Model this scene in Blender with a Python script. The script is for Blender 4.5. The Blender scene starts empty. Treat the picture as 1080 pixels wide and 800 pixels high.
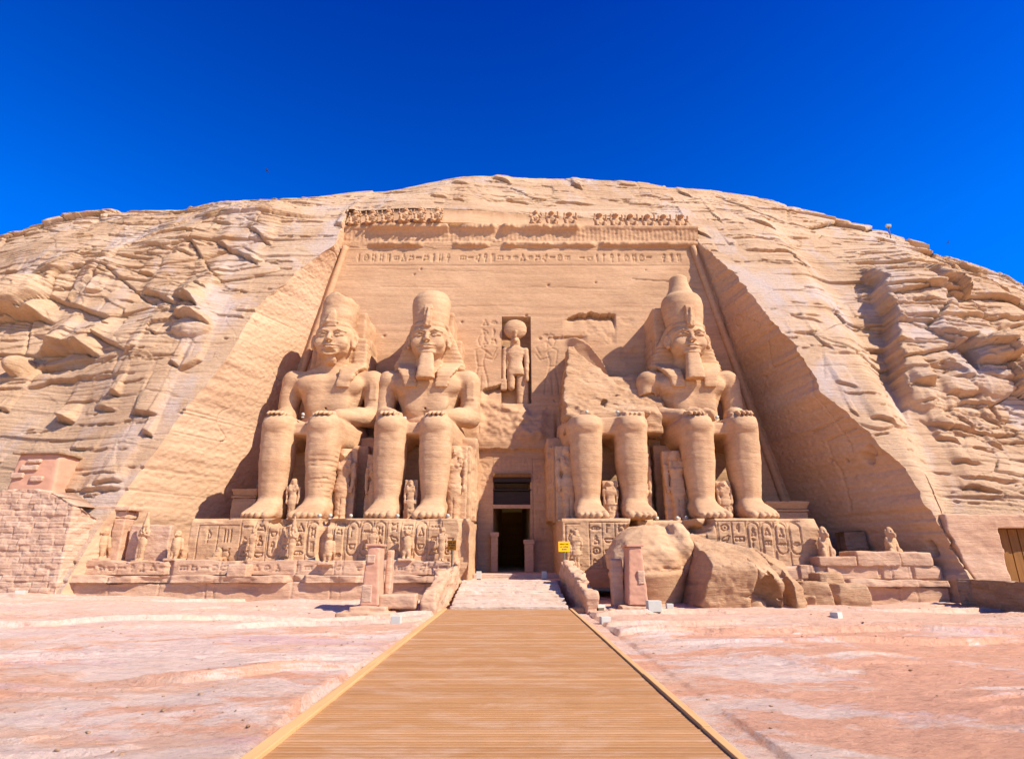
import bpy, math, random
import numpy as np
from mathutils import Vector, Matrix

random.seed(7)
SC = bpy.context.scene
COL = SC.collection
R = math.radians

# ------------------------------------------------------------------ camera
F_PX, PITCH, CAM_Z = 600.0, R(17.3), 2.4
cam_d = bpy.data.cameras.new('camera')
cam = bpy.data.objects.new('camera', cam_d)
COL.objects.link(cam)
cam.location = (0, 0, CAM_Z)
cam.rotation_euler = (R(90) + PITCH, 0, 0)
cam_d.sensor_width = 36.0
cam_d.lens = 36.0 * F_PX / 1080.0
cam_d.clip_start, cam_d.clip_end = 0.1, 3000.0
SC.camera = cam

# ------------------------------------------------------------------ daylight
SUN_EL = R(43)
SUN_AZ = math.atan2(0.848, -0.53)           # to-sun, measured from +Y towards +X
w = bpy.data.worlds.new('World')
SC.world = w
w.use_nodes = True
nt = w.node_tree
bg = nt.nodes['Background']
sky = nt.nodes.new('ShaderNodeTexSky')
sky.sky_type = 'NISHITA'
sky.sun_disc = False
sky.sun_elevation = SUN_EL
sky.sun_rotation = SUN_AZ
sky.air_density = 1.0
sky.dust_density = 0.0
sky.ozone_density = 5.0
hs = nt.nodes.new('ShaderNodeHueSaturation')
hs.inputs['Hue'].default_value = .524
hs.inputs['Saturation'].default_value = 2.0
hs.inputs['Value'].default_value = 1.78
nt.links.new(sky.outputs[0], hs.inputs['Color'])
# the deep polarised sky of the photograph: darker overhead, brighter towards the ridge
tc = nt.nodes.new('ShaderNodeTexCoord'); sp = nt.nodes.new('ShaderNodeSeparateXYZ'); nt.links.new(tc.outputs['Generated'], sp.inputs[0])
rp_ = nt.nodes.new('ShaderNodeValToRGB'); nt.links.new(sp.outputs[2], rp_.inputs['Fac'])
el_ = rp_.color_ramp.elements
el_[0].position, el_[0].color = .45, (1.0, 1.0, 1.0, 1)
el_[1].position, el_[1].color = .80, (.6, .43, .70, 1)
mx_ = nt.nodes.new('ShaderNodeMix'); mx_.data_type = 'RGBA'; mx_.blend_type = 'MULTIPLY'; mx_.inputs[0].default_value = 1.0
nt.links.new(hs.outputs[0], mx_.inputs[6]); nt.links.new(rp_.outputs[0], mx_.inputs[7])
nt.links.new(mx_.outputs[2], bg.inputs['Color'])
bg.inputs['Strength'].default_value = 0.088
sd = bpy.data.lights.new('sun', 'SUN')
sun = bpy.data.objects.new('sun', sd)
COL.objects.link(sun)
to_sun = Vector((math.sin(SUN_AZ) * math.cos(SUN_EL), math.cos(SUN_AZ) * math.cos(SUN_EL), math.sin(SUN_EL)))
sun.rotation_euler = (-to_sun).to_track_quat('-Z', 'Y').to_euler()
sun.location = (40, -40, 60)
sd.energy = 5.0
sd.angle = R(0.5)
sd.color = (1.0, 0.955, 0.88)
SC.view_settings.view_transform = 'Standard'
SC.view_settings.look = 'None'
SC.view_settings.exposure = 0.68
SC.view_settings.gamma = 1.0
try:
    SC.cycles.max_bounces = 8
    SC.cycles.diffuse_bounces = 4
    SC.cycles.use_denoising = True
except Exception:
    pass

# ------------------------------------------------------------------ placing helpers
SP, CP = math.sin(PITCH), math.cos(PITCH)
def ray(px, py):
    u, v = (px - 540.0) / F_PX, (400.0 - py) / F_PX
    Y = CP - v * SP
    return u / Y, (SP + v * CP) / Y          # x and z per metre of depth
def P(px, py, d):
    a, b = ray(px, py)
    return Vector((a * d, d, CAM_Z + b * d))

# ------------------------------------------------------------------ numpy noise
def _hash(ix, iy, iz, seed):
    h = (ix.astype(np.int64) * 374761393 + iy.astype(np.int64) * 668265263 + iz.astype(np.int64) * 2147483647 + seed * 974711) & 0xffffffff
    h = ((h ^ (h >> 13)) * 1274126177) & 0xffffffff
    h = h ^ (h >> 16)
    return (h & 0xffffff).astype(np.float32) / float(0xffffff)
def vnoise(x, y, z, seed=0):
    x, y, z = np.broadcast_arrays(np.asarray(x, np.float32), np.asarray(y, np.float32), np.asarray(z, np.float32))
    ix, iy, iz = np.floor(x), np.floor(y), np.floor(z)
    fx, fy, fz = x - ix, y - iy, z - iz
    fx, fy, fz = fx*fx*fx*(fx*(fx*6-15)+10), fy*fy*fy*(fy*(fy*6-15)+10), fz*fz*fz*(fz*(fz*6-15)+10)
    r = 0
    for dx in (0, 1):
        for dy in (0, 1):
            for dz in (0, 1):
                wgt = (fx if dx else 1-fx) * (fy if dy else 1-fy) * (fz if dz else 1-fz)
                r = r + wgt * _hash(ix+dx, iy+dy, iz+dz, seed)
    return r * 2 - 1
def fbm(x, y, z, oct=4, seed=0, gain=.5):
    a, r, f = 1.0, 0.0, 1.0
    for o in range(oct):
        r = r + a * vnoise(x*f, y*f, z*f, seed + o*17)
        a *= gain; f *= 2.03
    return r
def sstep(a, b, x):
    t = np.clip((x - a) / (b - a), 0, 1)
    return t*t*(3-2*t)
def n1(x, seed=0):
    return vnoise(x, 0.37, 0.71, seed)

# ------------------------------------------------------------------ mesh helpers
def link(name, me, mat, parent=None, smooth=False):
    o = bpy.data.objects.new(name, me)
    COL.objects.link(o)
    if mat is not None: me.materials.append(mat)
    if smooth: me.polygons.foreach_set('use_smooth', np.ones(len(me.polygons), bool))
    if parent is not None: o.parent = parent
    return o
def np_mesh(name, verts, quads):
    me = bpy.data.meshes.new(name)
    verts = np.ascontiguousarray(verts, np.float32); quads = np.ascontiguousarray(quads, np.int32)
    k = quads.shape[1]
    me.vertices.add(len(verts)); me.vertices.foreach_set('co', verts.ravel())
    me.loops.add(quads.size); me.loops.foreach_set('vertex_index', quads.ravel())
    me.polygons.add(len(quads))
    me.polygons.foreach_set('loop_start', np.arange(0, quads.size, k, dtype=np.int32))
    try: me.polygons.foreach_set('loop_total', np.full(len(quads), k, np.int32))
    except Exception: pass
    me.update(calc_edges=True); me.validate()
    return me
def grid_faces(n, m):
    i = np.arange(n*m).reshape(n, m)
    return np.stack([i[:-1, :-1], i[1:, :-1], i[1:, 1:], i[:-1, 1:]], -1).reshape(-1, 4)
def grid_mesh(name, V, flip=False, keep=None):
    n, m = V.shape[:2]
    q = grid_faces(n, m)
    if keep is not None: q = q[keep.reshape(-1)]
    if flip: q = q[:, ::-1]
    V = V.reshape(-1, 3)
    if keep is not None:
        used, inv = np.unique(q, return_inverse=True)
        q = inv.reshape(q.shape); V = V[used]
    return np_mesh(name, V, q)

class MB:                                     # collects simple solids into one mesh
    def __init__(s): s.v, s.f = [], []
    def add(s, vs, fs):
        b = len(s.v)
        s.v += [tuple(v) for v in vs]; s.f += [tuple(b+i for i in f) for f in fs]; return s
    def box(s, x0, x1, y0, y1, z0, z1, tx=0, ty=0, rz=0, wob=0):
        # tx, ty: how far the top narrows on each side
        vs = [(x0,y0,z0),(x1,y0,z0),(x1,y1,z0),(x0,y1,z0),(x0+tx,y0+ty,z1),(x1-tx,y0+ty,z1),(x1-tx,y1-ty,z1),(x0+tx,y1-ty,z1)]
        if rz:
            cx, cy = (x0+x1)/2, (y0+y1)/2; c, n = math.cos(rz), math.sin(rz)
            vs = [(cx+(x-cx)*c-(y-cy)*n, cy+(x-cx)*n+(y-cy)*c, z) for x, y, z in vs]
        if wob: vs = [(x+random.uniform(-wob,wob), y+random.uniform(-wob,wob), z+random.uniform(-wob,wob)) for x, y, z in vs]
        return s.add(vs, [(3,2,1,0),(4,5,6,7),(0,1,5,4),(1,2,6,5),(2,3,7,6),(3,0,4,7)])
    def hull(s, lo, hi):                      # two matching rings, bottom and top
        n = len(lo)
        return s.add(list(lo)+list(hi), [tuple(range(n-1,-1,-1)), tuple(range(n, 2*n))] + [(i, (i+1)%n, n+(i+1)%n, n+i) for i in range(n)])
    def tube(s, pts, r, n=8):
        rings = []
        for i, p in enumerate(pts):
            p = Vector(p); a = Vector(pts[max(i-1,0)]); b = Vector(pts[min(i+1,len(pts)-1)])
            t = (b-a).normalized(); u = t.orthogonal().normalized(); v = t.cross(u)
            rr = r[i] if isinstance(r, (list, tuple)) else r
            rings.append([p + (u*math.cos(2*math.pi*k/n)+v*math.sin(2*math.pi*k/n))*rr for k in range(n)])
        vs = [q for ring in rings for q in ring]
        fs = [(i*n+k, i*n+(k+1)%n, (i+1)*n+(k+1)%n, (i+1)*n+k) for i in range(len(pts)-1) for k in range(n)]
        fs += [tuple(range(n-1,-1,-1)), tuple((len(pts)-1)*n+k for k in range(n))]
        return s.add(vs, fs)
    def build(s, name, mat, parent=None, bevel=0, smooth=False, seg=2):
        me = bpy.data.meshes.new(name)
        me.from_pydata(s.v, [], s.f); me.update()
        if bevel:
            import bmesh
            bm = bmesh.new(); bm.from_mesh(me)
            bmesh.ops.recalc_face_normals(bm, faces=bm.faces)
            bmesh.ops.bevel(bm, geom=list(bm.edges), offset=bevel, segments=seg, affect='EDGES', profile=.6, clamp_overlap=True)
            bm.to_mesh(me); bm.free()
        return link(name, me, mat, parent, smooth)

def tag(o, label=None, cat=None, group=None, kind=None):
    if label: o['label'] = label
    if cat: o['category'] = cat
    if group: o['group'] = group
    if kind: o['kind'] = kind
    return o
def thing(name, label, cat, loc=(0,0,0), rz=0, group=None):
    o = bpy.data.objects.new(name, None); COL.objects.link(o)
    o.empty_display_size = .3
    o.location = loc; o.rotation_euler = (0, 0, rz)
    return tag(o, label, cat, group)
def dup(root, loc, rz=0, label=None, group=None, scale=None):
    r = root.copy(); COL.objects.link(r)
    r.location = loc; r.rotation_euler = (0, 0, rz)
    if scale: r.scale = (scale,)*3
    if label: r['label'] = label
    if group: r['group'] = group
    for ch in list(root.children):
        c = ch.copy(); COL.objects.link(c); c.parent = r
        for g in list(ch.children):
            d = g.copy(); COL.objects.link(d); d.parent = c
    return r
def cut_blocks(mb_boxes, h, amp, seed, mat, name, parent=None, r=.06):
    """weathered stone blocks: boxes eroded by noise, in one skin"""
    xs = np.array(mb_boxes)
    lo = xs[:, [0,2,4]].min(0); hi = xs[:, [1,3,5]].max(0)
    f = Field(lo, hi, h)
    for b in mb_boxes: f.box(((b[0]+b[1])/2, (b[2]+b[3])/2, (b[4]+b[5])/2), ((b[1]-b[0])/2, (b[3]-b[2])/2, (b[5]-b[4])/2), r, .01)
    f.erode(amp, 1.3, seed)
    return f.build(name, mat, parent)

# ------------------------------------------------------------------ sculpting: distance field -> surface nets
class Field:
    def __init__(s, lo, hi, h):
        s.h = h; s.lo = np.array(lo, np.float32) - 3*h
        n = np.ceil((np.array(hi) + 3*h - s.lo) / h).astype(int) + 1
        s.ax = [s.lo[i] + h*np.arange(n[i], dtype=np.float32) for i in range(3)]
        s.D = np.full(n, 9.0, np.float32)
    def _sl(s, lo, hi, pad):
        sl = []
        for i in range(3):
            a = int(max(0, math.floor((lo[i]-pad-s.lo[i])/s.h))); b = int(min(s.D.shape[i], math.ceil((hi[i]+pad-s.lo[i])/s.h)+1))
            sl.append(slice(a, max(a, b)))
        return tuple(sl)
    def _xyz(s, sl):
        return (s.ax[0][sl[0]][:,None,None], s.ax[1][sl[1]][None,:,None], s.ax[2][sl[2]][None,None,:])
    def put(s, fn, lo, hi, k=.15, sub=False):
        sl = s._sl(lo, hi, k + 3*s.h)
        if any(q.stop <= q.start for q in sl): return s
        b = fn(*s._xyz(sl)).astype(np.float32); a = s.D[sl]
        if sub:
            b = -b; t = np.clip(.5 - .5*(a-b)/k, 0, 1)
            s.D[sl] = a*(1-t) + b*t + k*t*(1-t)
        else:
            t = np.clip(.5 + .5*(b-a)/k, 0, 1)
            s.D[sl] = b*(1-t) + a*t - k*t*(1-t)
        return s
    def ell(s, c, r, k=.15, sub=False, rz=0, rx=0, ry=0):
        M = np.array((Matrix.Rotation(rz,3,'Z') @ Matrix.Rotation(ry,3,'Y') @ Matrix.Rotation(rx,3,'X')).transposed())
        def fn(x,y,z):
            x, y, z = x-c[0], y-c[1], z-c[2]
            a = M[0,0]*x+M[0,1]*y+M[0,2]*z; b = M[1,0]*x+M[1,1]*y+M[1,2]*z; d = M[2,0]*x+M[2,1]*y+M[2,2]*z
            k0 = np.sqrt((a/r[0])**2+(b/r[1])**2+(d/r[2])**2); k1 = np.sqrt((a/r[0]**2)**2+(b/r[1]**2)**2+(d/r[2]**2)**2)+1e-6
            return k0*(k0-1)/k1
        m = max(r)
        lo = [c[i]-(m if rz or rx or ry else r[i]) for i in range(3)]; hi = [c[i]+(m if rz or rx or ry else r[i]) for i in range(3)]
        return s.put(fn, lo, hi, k, sub)
    def cone(s, a, b, ra, rb, k=.15, sub=False, sq=(1,1,1)):
        # round cone from a to b; sq squashes the axes
        a, b = np.array(a, float), np.array(b, float)
        sq = np.array(sq, float); A, B = a/sq, b/sq; ba = B-A; L = max(float(ba@ba), 1e-6)
        def fn(x,y,z):
            x, y, z = x/sq[0]-A[0], y/sq[1]-A[1], z/sq[2]-A[2]
            t = np.clip((x*ba[0]+y*ba[1]+z*ba[2])/L, 0, 1)
            return (np.sqrt((x-t*ba[0])**2+(y-t*ba[1])**2+(z-t*ba[2])**2) - (ra+(rb-ra)*t))*min(sq)
        m = max(ra, rb)*max(sq)
        return s.put(fn, np.minimum(a,b)-m, np.maximum(a,b)+m, k, sub)
    def path(s, pts, rs, k=.1, **kw):
        for i in range(len(pts)-1): s.cone(pts[i], pts[i+1], rs[i], rs[i+1], k, **kw)
        return s
    def box(s, c, hs, r=.05, k=.08, sub=False, rot=(0,0,0)):
        M = np.array((Matrix.Rotation(rot[2],3,'Z') @ Matrix.Rotation(rot[1],3,'Y') @ Matrix.Rotation(rot[0],3,'X')).transposed())
        def fn(x,y,z):
            x, y, z = x-c[0], y-c[1], z-c[2]
            a = np.abs(M[0,0]*x+M[0,1]*y+M[0,2]*z)-hs[0]+r; b = np.abs(M[1,0]*x+M[1,1]*y+M[1,2]*z)-hs[1]+r; d = np.abs(M[2,0]*x+M[2,1]*y+M[2,2]*z)-hs[2]+r
            return np.sqrt(np.maximum(a,0)**2+np.maximum(b,0)**2+np.maximum(d,0)**2)+np.minimum(np.maximum(np.maximum(a,b),d),0)-r
        m = np.abs(np.linalg.inv(M)) @ np.array(hs)
        return s.put(fn, np.array(c)-m, np.array(c)+m, k, sub)
    def loft(s, st, n=2.2, k=.15, axis='z', sub=False, cap=.15):
        # st: (t, c1, c2, r1, r2) sections along an axis
        st = sorted(st); T = [q[0] for q in st]
        g = [np.array([q[i] for q in st], np.float32) for i in range(1,5)]
        def fn(x,y,z):
            t, u, v = (z, x, y) if axis == 'z' else ((y, x, z) if axis == 'y' else (x, y, z))
            tt = np.clip(t, T[0], T[-1])
            c1, c2, r1, r2 = [np.interp(tt, T, q).astype(np.float32) for q in g]
            q = (np.abs((u-c1)/r1)**n + np.abs((v-c2)/r2)**n)**(1.0/n)
            d = (q-1)*np.minimum(r1, r2)
            e = np.maximum(T[0]-t, t-T[-1])
            return np.where((d+cap > 0) & (e+cap > 0), np.sqrt(np.maximum(d+cap,0)**2+np.maximum(e+cap,0)**2)-cap, np.maximum(d, e))
        a0, a1 = (g[0]-g[2]).min(), (g[0]+g[2]).max(); b0, b1 = (g[1]-g[3]).min(), (g[1]+g[3]).max()
        if axis == 'z': lo, hi = (a0,b0,T[0]), (a1,b1,T[-1])
        elif axis == 'y': lo, hi = (a0,T[0],b0), (a1,T[-1],b1)
        else: lo, hi = (T[0],a0,b0), (T[-1],a1,b1)
        return s.put(fn, lo, hi, k, sub)
    def cut(s, n, d, amp=0, seed=1, freq=1.0, k=.02):       # keep the side where n.p < d
        n = np.array(n, float); d = d/np.linalg.norm(n); n = n/np.linalg.norm(n)
        x, y, z = s.ax[0][:,None,None], s.ax[1][None,:,None], s.ax[2][None,None,:]
        b = n[0]*x+n[1]*y+n[2]*z-d
        if amp: b = b + amp*fbm(x*freq, y*freq, z*freq, 3, seed)
        s.D = np.maximum(s.D, b.astype(np.float32)); return s
    def erode(s, amp, freq, seed=3, strata=0.0, oz=0.0):
        near = np.abs(s.D) < max(4*s.h, amp*3)
        i = np.nonzero(near)
        x, y, z = s.ax[0][i[0]], s.ax[1][i[1]], s.ax[2][i[2]]
        e = amp*fbm(x*freq, y*freq, z*freq*1.4, 4, seed, .55)
        if strata: e = e + strata*np.maximum(0, vnoise(x*.25, y*.25, z*5.5 + .3*vnoise(x*.5,y*.5,z,9), seed+5))**2
        s.D[i] += e.astype(np.float32); return s
    def mesh(s, name):
        D, h = s.D, s.h
        D[0]=D[-1]=1; D[:,0]=D[:,-1]=1; D[:,:,0]=D[:,:,-1]=1
        ins = D < 0
        nx, ny, nz = D.shape; S = np.array([(ny-1)*(nz-1), nz-1, 1])
        cells, pts, quads = [], [], []
        for a in range(3):
            sa = [slice(None)]*3; sb = [slice(None)]*3; sa[a] = slice(0,-1); sb[a] = slice(1,None)
            sa, sb = tuple(sa), tuple(sb)
            idx = np.argwhere(ins[sa] != ins[sb])
            d0 = D[sa][tuple(idx.T)]; d1 = D[sb][tuple(idx.T)]
            t = d0/(d0-d1)
            p = idx.astype(np.float32); p[:,a] += t
            b, c = (a+1)%3, (a+2)%3
            cs = []
            for ob, oc in ((-1,-1),(0,-1),(0,0),(-1,0)):
                q = idx.copy(); q[:,b] += ob; q[:,c] += oc
                lin = q @ S; cs.append(lin); cells.append(lin); pts.append(p)
            Q = np.stack(cs, 1); neg = d0 > 0
            Q[neg] = Q[neg][:, ::-1]
            quads.append(Q)
        cells = np.concatenate(cells); pts = np.concatenate(pts); quads = np.concatenate(quads)
        u, inv = np.unique(cells, return_inverse=True)
        cnt = np.bincount(inv)
        V = np.stack([np.bincount(inv, pts[:,i])/cnt for i in range(3)], 1)
        lut_q = np.searchsorted(u, quads)
        s.V = V*h + s.lo; s.Q = lut_q
        return np_mesh(name, s.V, s.Q)
    def build(s, name, mat, parent=None):
        return link(name, s.mesh(name), mat, parent, True)

# ------------------------------------------------------------------ materials
def new_mat(name):
    m = bpy.data.materials.new(name); m.use_nodes = True
    t = m.node_tree; b = t.nodes['Principled BSDF']
    b.inputs['Roughness'].default_value = .9
    try: b.inputs['Specular IOR Level'].default_value = .15
    except KeyError: pass
    return m, t, b
def N(t, typ, **kw):
    n = t.nodes.new(typ)
    for k, v in kw.items():
        if k in ('sc',): continue
        setattr(n, k, v)
    return n
def noise_node(t, vec, scale, detail=6, rough=.6, dist=0):
    n = N(t, 'ShaderNodeTexNoise')
    n.inputs['Scale'].default_value = scale; n.inputs['Detail'].default_value = detail
    n.inputs['Roughness'].default_value = rough; n.inputs['Distortion'].default_value = dist
    t.links.new(vec, n.inputs['Vector']); return n.outputs['Fac']
def ramp(t, fac, stops):
    r = N(t, 'ShaderNodeValToRGB'); e = r.color_ramp.elements
    while len(e) < len(stops): e.new(.5)
    for i, (p, c) in enumerate(stops):
        e[i].position = p; e[i].color = (*c, 1) if len(c) == 3 else c
    t.links.new(fac, r.inputs['Fac']); return r.outputs['Color']
def mixc(t, fac, a, b, mode='MIX'):
    m = N(t, 'ShaderNodeMix', data_type='RGBA', blend_type=mode)
    for s, v in ((m.inputs['Factor'], fac), (m.inputs['A'], a), (m.inputs['B'], b)):
        pass
    ins = [m.inputs[0], m.inputs[6], m.inputs[7]]
    for i, v in zip(ins, (fac, a, b)):
        if hasattr(v, 'is_output') or hasattr(v, 'links'): t.links.new(v, i)
        elif isinstance(v, (int, float)): i.default_value = v
        else: i.default_value = (*v, 1)
    return m.outputs[2]
def wpos(t, scale=(1,1,1), rot=(0,0,0)):
    g = N(t, 'ShaderNodeNewGeometry'); m = N(t, 'ShaderNodeMapping')
    m.inputs['Scale'].default_value = scale; m.inputs['Rotation'].default_value = rot
    t.links.new(g.outputs['Position'], m.inputs['Vector']); return m.outputs['Vector']
def bump(t, b, heights, dist=.05, strength=1.0):
    last = None
    for h, d in heights:
        n = N(t, 'ShaderNodeBump'); n.inputs['Strength'].default_value = strength; n.inputs['Distance'].default_value = d
        t.links.new(h, n.inputs['Height'])
        if last: t.links.new(last, n.inputs['Normal'])
        last = n.outputs['Normal']
    t.links.new(last, b.inputs['Normal'])
def sandstone(name, lo, mid, hi, layer=.5, grain=.012, crack=.0, stain=None, big=.12, lf=2.6):
    m, t, b = new_mat(name)
    big_n = noise_node(t, wpos(t, (big, big, big*2.2)), 1.0, 5, .6, .4)
    lay = noise_node(t, wpos(t, (.10, .10, lf), (R(1.5), R(1.0), 0)), 1.0, 6, .65, .3)
    fine = noise_node(t, wpos(t, (1, 1, 1.6)), 3.2, 8, .7)
    c = ramp(t, big_n, [(.30, lo), (.5, mid), (.70, hi)])
    l = ramp(t, lay, [(.32, (.78,.74,.70)), (.5, (1,1,1)), (.68, (1.16,1.14,1.12))])
    c = mixc(t, layer, c, l, 'MULTIPLY')
    f = ramp(t, fine, [(.3, (.80,.77,.75)), (.55, (1,1,1)), (.75, (1.12,1.12,1.12))])
    c = mixc(t, .65, c, f, 'MULTIPLY')
    if stain:
        s = noise_node(t, wpos(t, (.22,.22,.10)), 1.0, 6, .65, .6)
        sf = ramp(t, s, [(.50, (0,0,0)), (.66, (.9,.9,.9))])
        c = mixc(t, sf, c, stain)
    t.links.new(c, b.inputs['Base Color'])
    g1 = noise_node(t, wpos(t, (1, 1, 2.2)), 2.2, 8, .72)
    g2 = noise_node(t, wpos(t, (.5, .5, 7)), 1.0, 6, .7, .2)
    g3 = noise_node(t, wpos(t), 14.0, 4, .6)
    hs_ = [(g1, grain*4), (g2, grain*3.5), (g3, grain*.8)]
    if crack:                                        # joints and thin bedding cracks, as relief only
        wv = N(t, 'ShaderNodeTexNoise'); wv.inputs['Scale'].default_value = .5; wv.inputs['Detail'].default_value = 5
        p0 = wpos(t, (.30, .12, .75)); t.links.new(p0, wv.inputs['Vector'])
        va = N(t, 'ShaderNodeVectorMath', operation='MULTIPLY_ADD'); va.inputs[1].default_value = (.9,.9,.9)
        t.links.new(wv.outputs['Color'], va.inputs[0]); t.links.new(p0, va.inputs[2])
        for sc_, dp in ((1.0, crack), (2.7, crack*.5)):
            vo = N(t, 'ShaderNodeTexVoronoi', feature='DISTANCE_TO_EDGE'); vo.inputs['Scale'].default_value = sc_
            t.links.new(va.outputs[0], vo.inputs['Vector'])
            mr = N(t, 'ShaderNodeMapRange'); mr.inputs['From Max'].default_value = .035
            t.links.new(vo.outputs['Distance'], mr.inputs['Value']); hs_.append((mr.outputs[0], dp))
    bump(t, b, hs_)
    return m
def plain(name, col, rough=.8, var=.25, sc=2.0, bmp=.004, metal=0, stretch=(1,1,1)):
    m, t, b = new_mat(name)
    n = noise_node(t, wpos(t, stretch), sc, 6, .65)
    c = ramp(t, n, [(.25, tuple(x*(1-var) for x in col)), (.75, tuple(min(1, x*(1+var)) for x in col))])
    t.links.new(c, b.inputs['Base Color']); b.inputs['Roughness'].default_value = rough; b.inputs['Metallic'].default_value = metal
    g = noise_node(t, wpos(t, stretch), sc*9, 5, .6)
    bump(t, b, [(g, bmp)])
    return m

M = {}
M['cliff'] = sandstone('cliff_sandstone', (.47,.275,.145), (.565,.352,.196), (.63,.42,.255), .55, .034, stain=(.54,.40,.315))
M['facade'] = sandstone('facade_sandstone', (0.460,0.256,0.129), (0.520,0.298,0.153), (0.570,0.339,0.181), .5, .010, big=.08)
M['wall'] = sandstone('recess_wall_sandstone', (.49,.29,.158), (.55,.335,.19), (.59,.37,.215), .30, .008, big=.1, lf=1.6)
M['statue'] = sandstone('statue_sandstone', (0.470,0.260,0.129), (0.540,0.315,0.162), (0.600,0.363,0.194), .42, .011, big=.25)
M['rough'] = sandstone('broken_sandstone', (0.420,0.229,0.112), (0.520,0.296,0.150), (0.600,0.363,0.198), .5, .03, big=.3)
M['plinth'] = sandstone('terrace_sandstone', (0.500,0.277,0.155), (0.570,0.334,0.194), (0.620,0.392,0.241), .4, .012, big=.3)
M['plaster'] = plain('pink_mud_plaster', (.56,.28,.165), .95, .12, .9, .006)
M['brick'] = sandstone('pale_block_masonry', (0.500,0.296,0.181), (0.580,0.353,0.219), (0.640,0.430,0.284), .15, .014, big=1.1)
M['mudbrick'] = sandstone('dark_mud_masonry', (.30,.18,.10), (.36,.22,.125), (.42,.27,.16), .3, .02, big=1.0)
M['wood'] = plain('door_wood', (.25,.108,.026), .6, .25, 1.4, .004, 0, (6,6,.5))
M['darkwood'] = plain('dark_wood', (.045,.028,.020), .6, .3, 1.2, .003, 0, (1,6,6))
M['iron'] = plain('painted_iron', (.16,.12,.07), .5, .2, 3, .001)
M['white'] = plain('lamp_housing_cream', (.52,.48,.38), .5, .06, 3, .001)
M['spot'] = plain('spotlight_cream', (.50,.45,.34), .5, .06, 3, .001)
M['lens'] = plain('lamp_glass', (.35,.36,.36), .15, .1, 3, 0.0005)
M['yellow'] = plain('sign_yellow', (.85,.42,.008), .45, .06, 3, .0005)
M['ink'] = plain('sign_ink', (.09,.045,.01), .6, .1, 3, .0005)
M['feather'] = plain('dark_feathers', (.03,.028,.027), .7, .2, 8, .001)

# ================================================================== CARVED SIGNS
def _seg(U, V, a, b):
    ax, ay = a; bx, by = b; dx, dy = bx-ax, by-ay
    t = np.clip(((U-ax)*dx+(V-ay)*dy)/max(dx*dx+dy*dy, 1e-6), 0, 1)
    return np.hypot(U-ax-t*dx, V-ay-t*dy)
def _poly(U, V, pts):
    d = 9.0
    for a, b in zip(pts[:-1], pts[1:]): d = np.minimum(d, _seg(U, V, a, b))
    return d
def _circ(cx, cy, r, n=14, a0=0, a1=2*math.pi):
    return [(cx+r*math.cos(a0+(a1-a0)*i/n), cy+r*math.sin(a0+(a1-a0)*i/n)) for i in range(n+1)]
SIGNS = [
    [_circ(.5,.5,.34), [(.5,.45),(.5,.55)]],                                   # sun disc
    [[(.5,.05),(.5,.9),(.32,.62),(.34,.4),(.5,.3)]],                           # reed leaf
    [[(.05,.45),(.2,.6),(.35,.42),(.5,.6),(.65,.42),(.8,.6),(.95,.45)]],       # water
    [[(.15,.45),(.3,.66),(.55,.7),(.7,.88),(.86,.8),(.74,.62),(.7,.42),(.45,.28),(.1,.3),(.15,.45)], [(.45,.28),(.45,.05),(.6,.05)], [(.55,.3),(.57,.06)]],  # bird
    [[(.1,.3),(.1,.7),(.9,.7),(.9,.3),(.1,.3)], [(.5,.3),(.5,.7)]],            # block
    [[(.05,.5),(.3,.7),(.7,.7),(.95,.5),(.7,.36),(.3,.36),(.05,.5)], _circ(.5,.53,.12,8)],   # eye
    [[(.5,.02),(.5,.5)], [(.25,.5),(.75,.5)], _circ(.5,.72,.2,10)],            # looped cross
    [[(.25,.05),(.75,.05),(.72,.4),(.5,.45),(.62,.7),(.5,.92),(.36,.72),(.42,.5),(.25,.05)]], # seated figure
    [_circ(.5,.55,.42,10,math.pi,2*math.pi), [(.08,.55),(.92,.55)]],           # basket
    [[(.08,.5),(.92,.5)], [(.08,.62),(.92,.62)]],                              # bolt
    [[(.3,.05),(.3,.95)], [(.3,.95),(.62,.82),(.3,.68)]],                      # staff
    [[(.12,.15),(.5,.9),(.88,.15),(.12,.15)]],                                 # loaf
    [_circ(.5,.5,.28,10), [(.25,.1),(.35,.3)], [(.75,.1),(.65,.3)], [(.25,.9),(.35,.72)], [(.75,.9),(.65,.72)]],  # beetle
    [[(.1,.2),(.3,.75),(.5,.55),(.75,.8),(.9,.3),(.1,.2)]],
    [[(.3,.1),(.3,.9)], [(.5,.1),(.5,.9)], [(.7,.1),(.7,.9)]],
]
def stroke(H, X, Z, polys, x0, z0, sx, sz, depth, width):
    """carve poly-lines given in a unit box into the height array"""
    ix = np.nonzero((X[:,0] > x0-.3*sx-.3) & (X[:,0] < x0+1.3*sx+.3))[0]; iz = np.nonzero((Z[0] > z0-.3*sz-.3) & (Z[0] < z0+1.3*sz+.3))[0]
    if len(ix) == 0 or len(iz) == 0: return
    s = (slice(ix[0], ix[-1]+1), slice(iz[0], iz[-1]+1))
    d = 9.0
    for p in polys: d = np.minimum(d, _poly(X[s], Z[s], [(x0+a*sx, z0+b*sz) for a, b in p]))
    H[s] = np.maximum(H[s], depth*(1-sstep(width*.45, width*1.15, d)))
def rounded(x0, x1, z0, z1):
    r = (x1-x0)/2; cx = (x0+x1)/2
    return [(x0,z0+r),(x0,z1-r)] + _circ(cx,z1-r,r,8,math.pi,0) + [(x1,z0+r)] + _circ(cx,z0+r,r,8,0,-math.pi)
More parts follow.
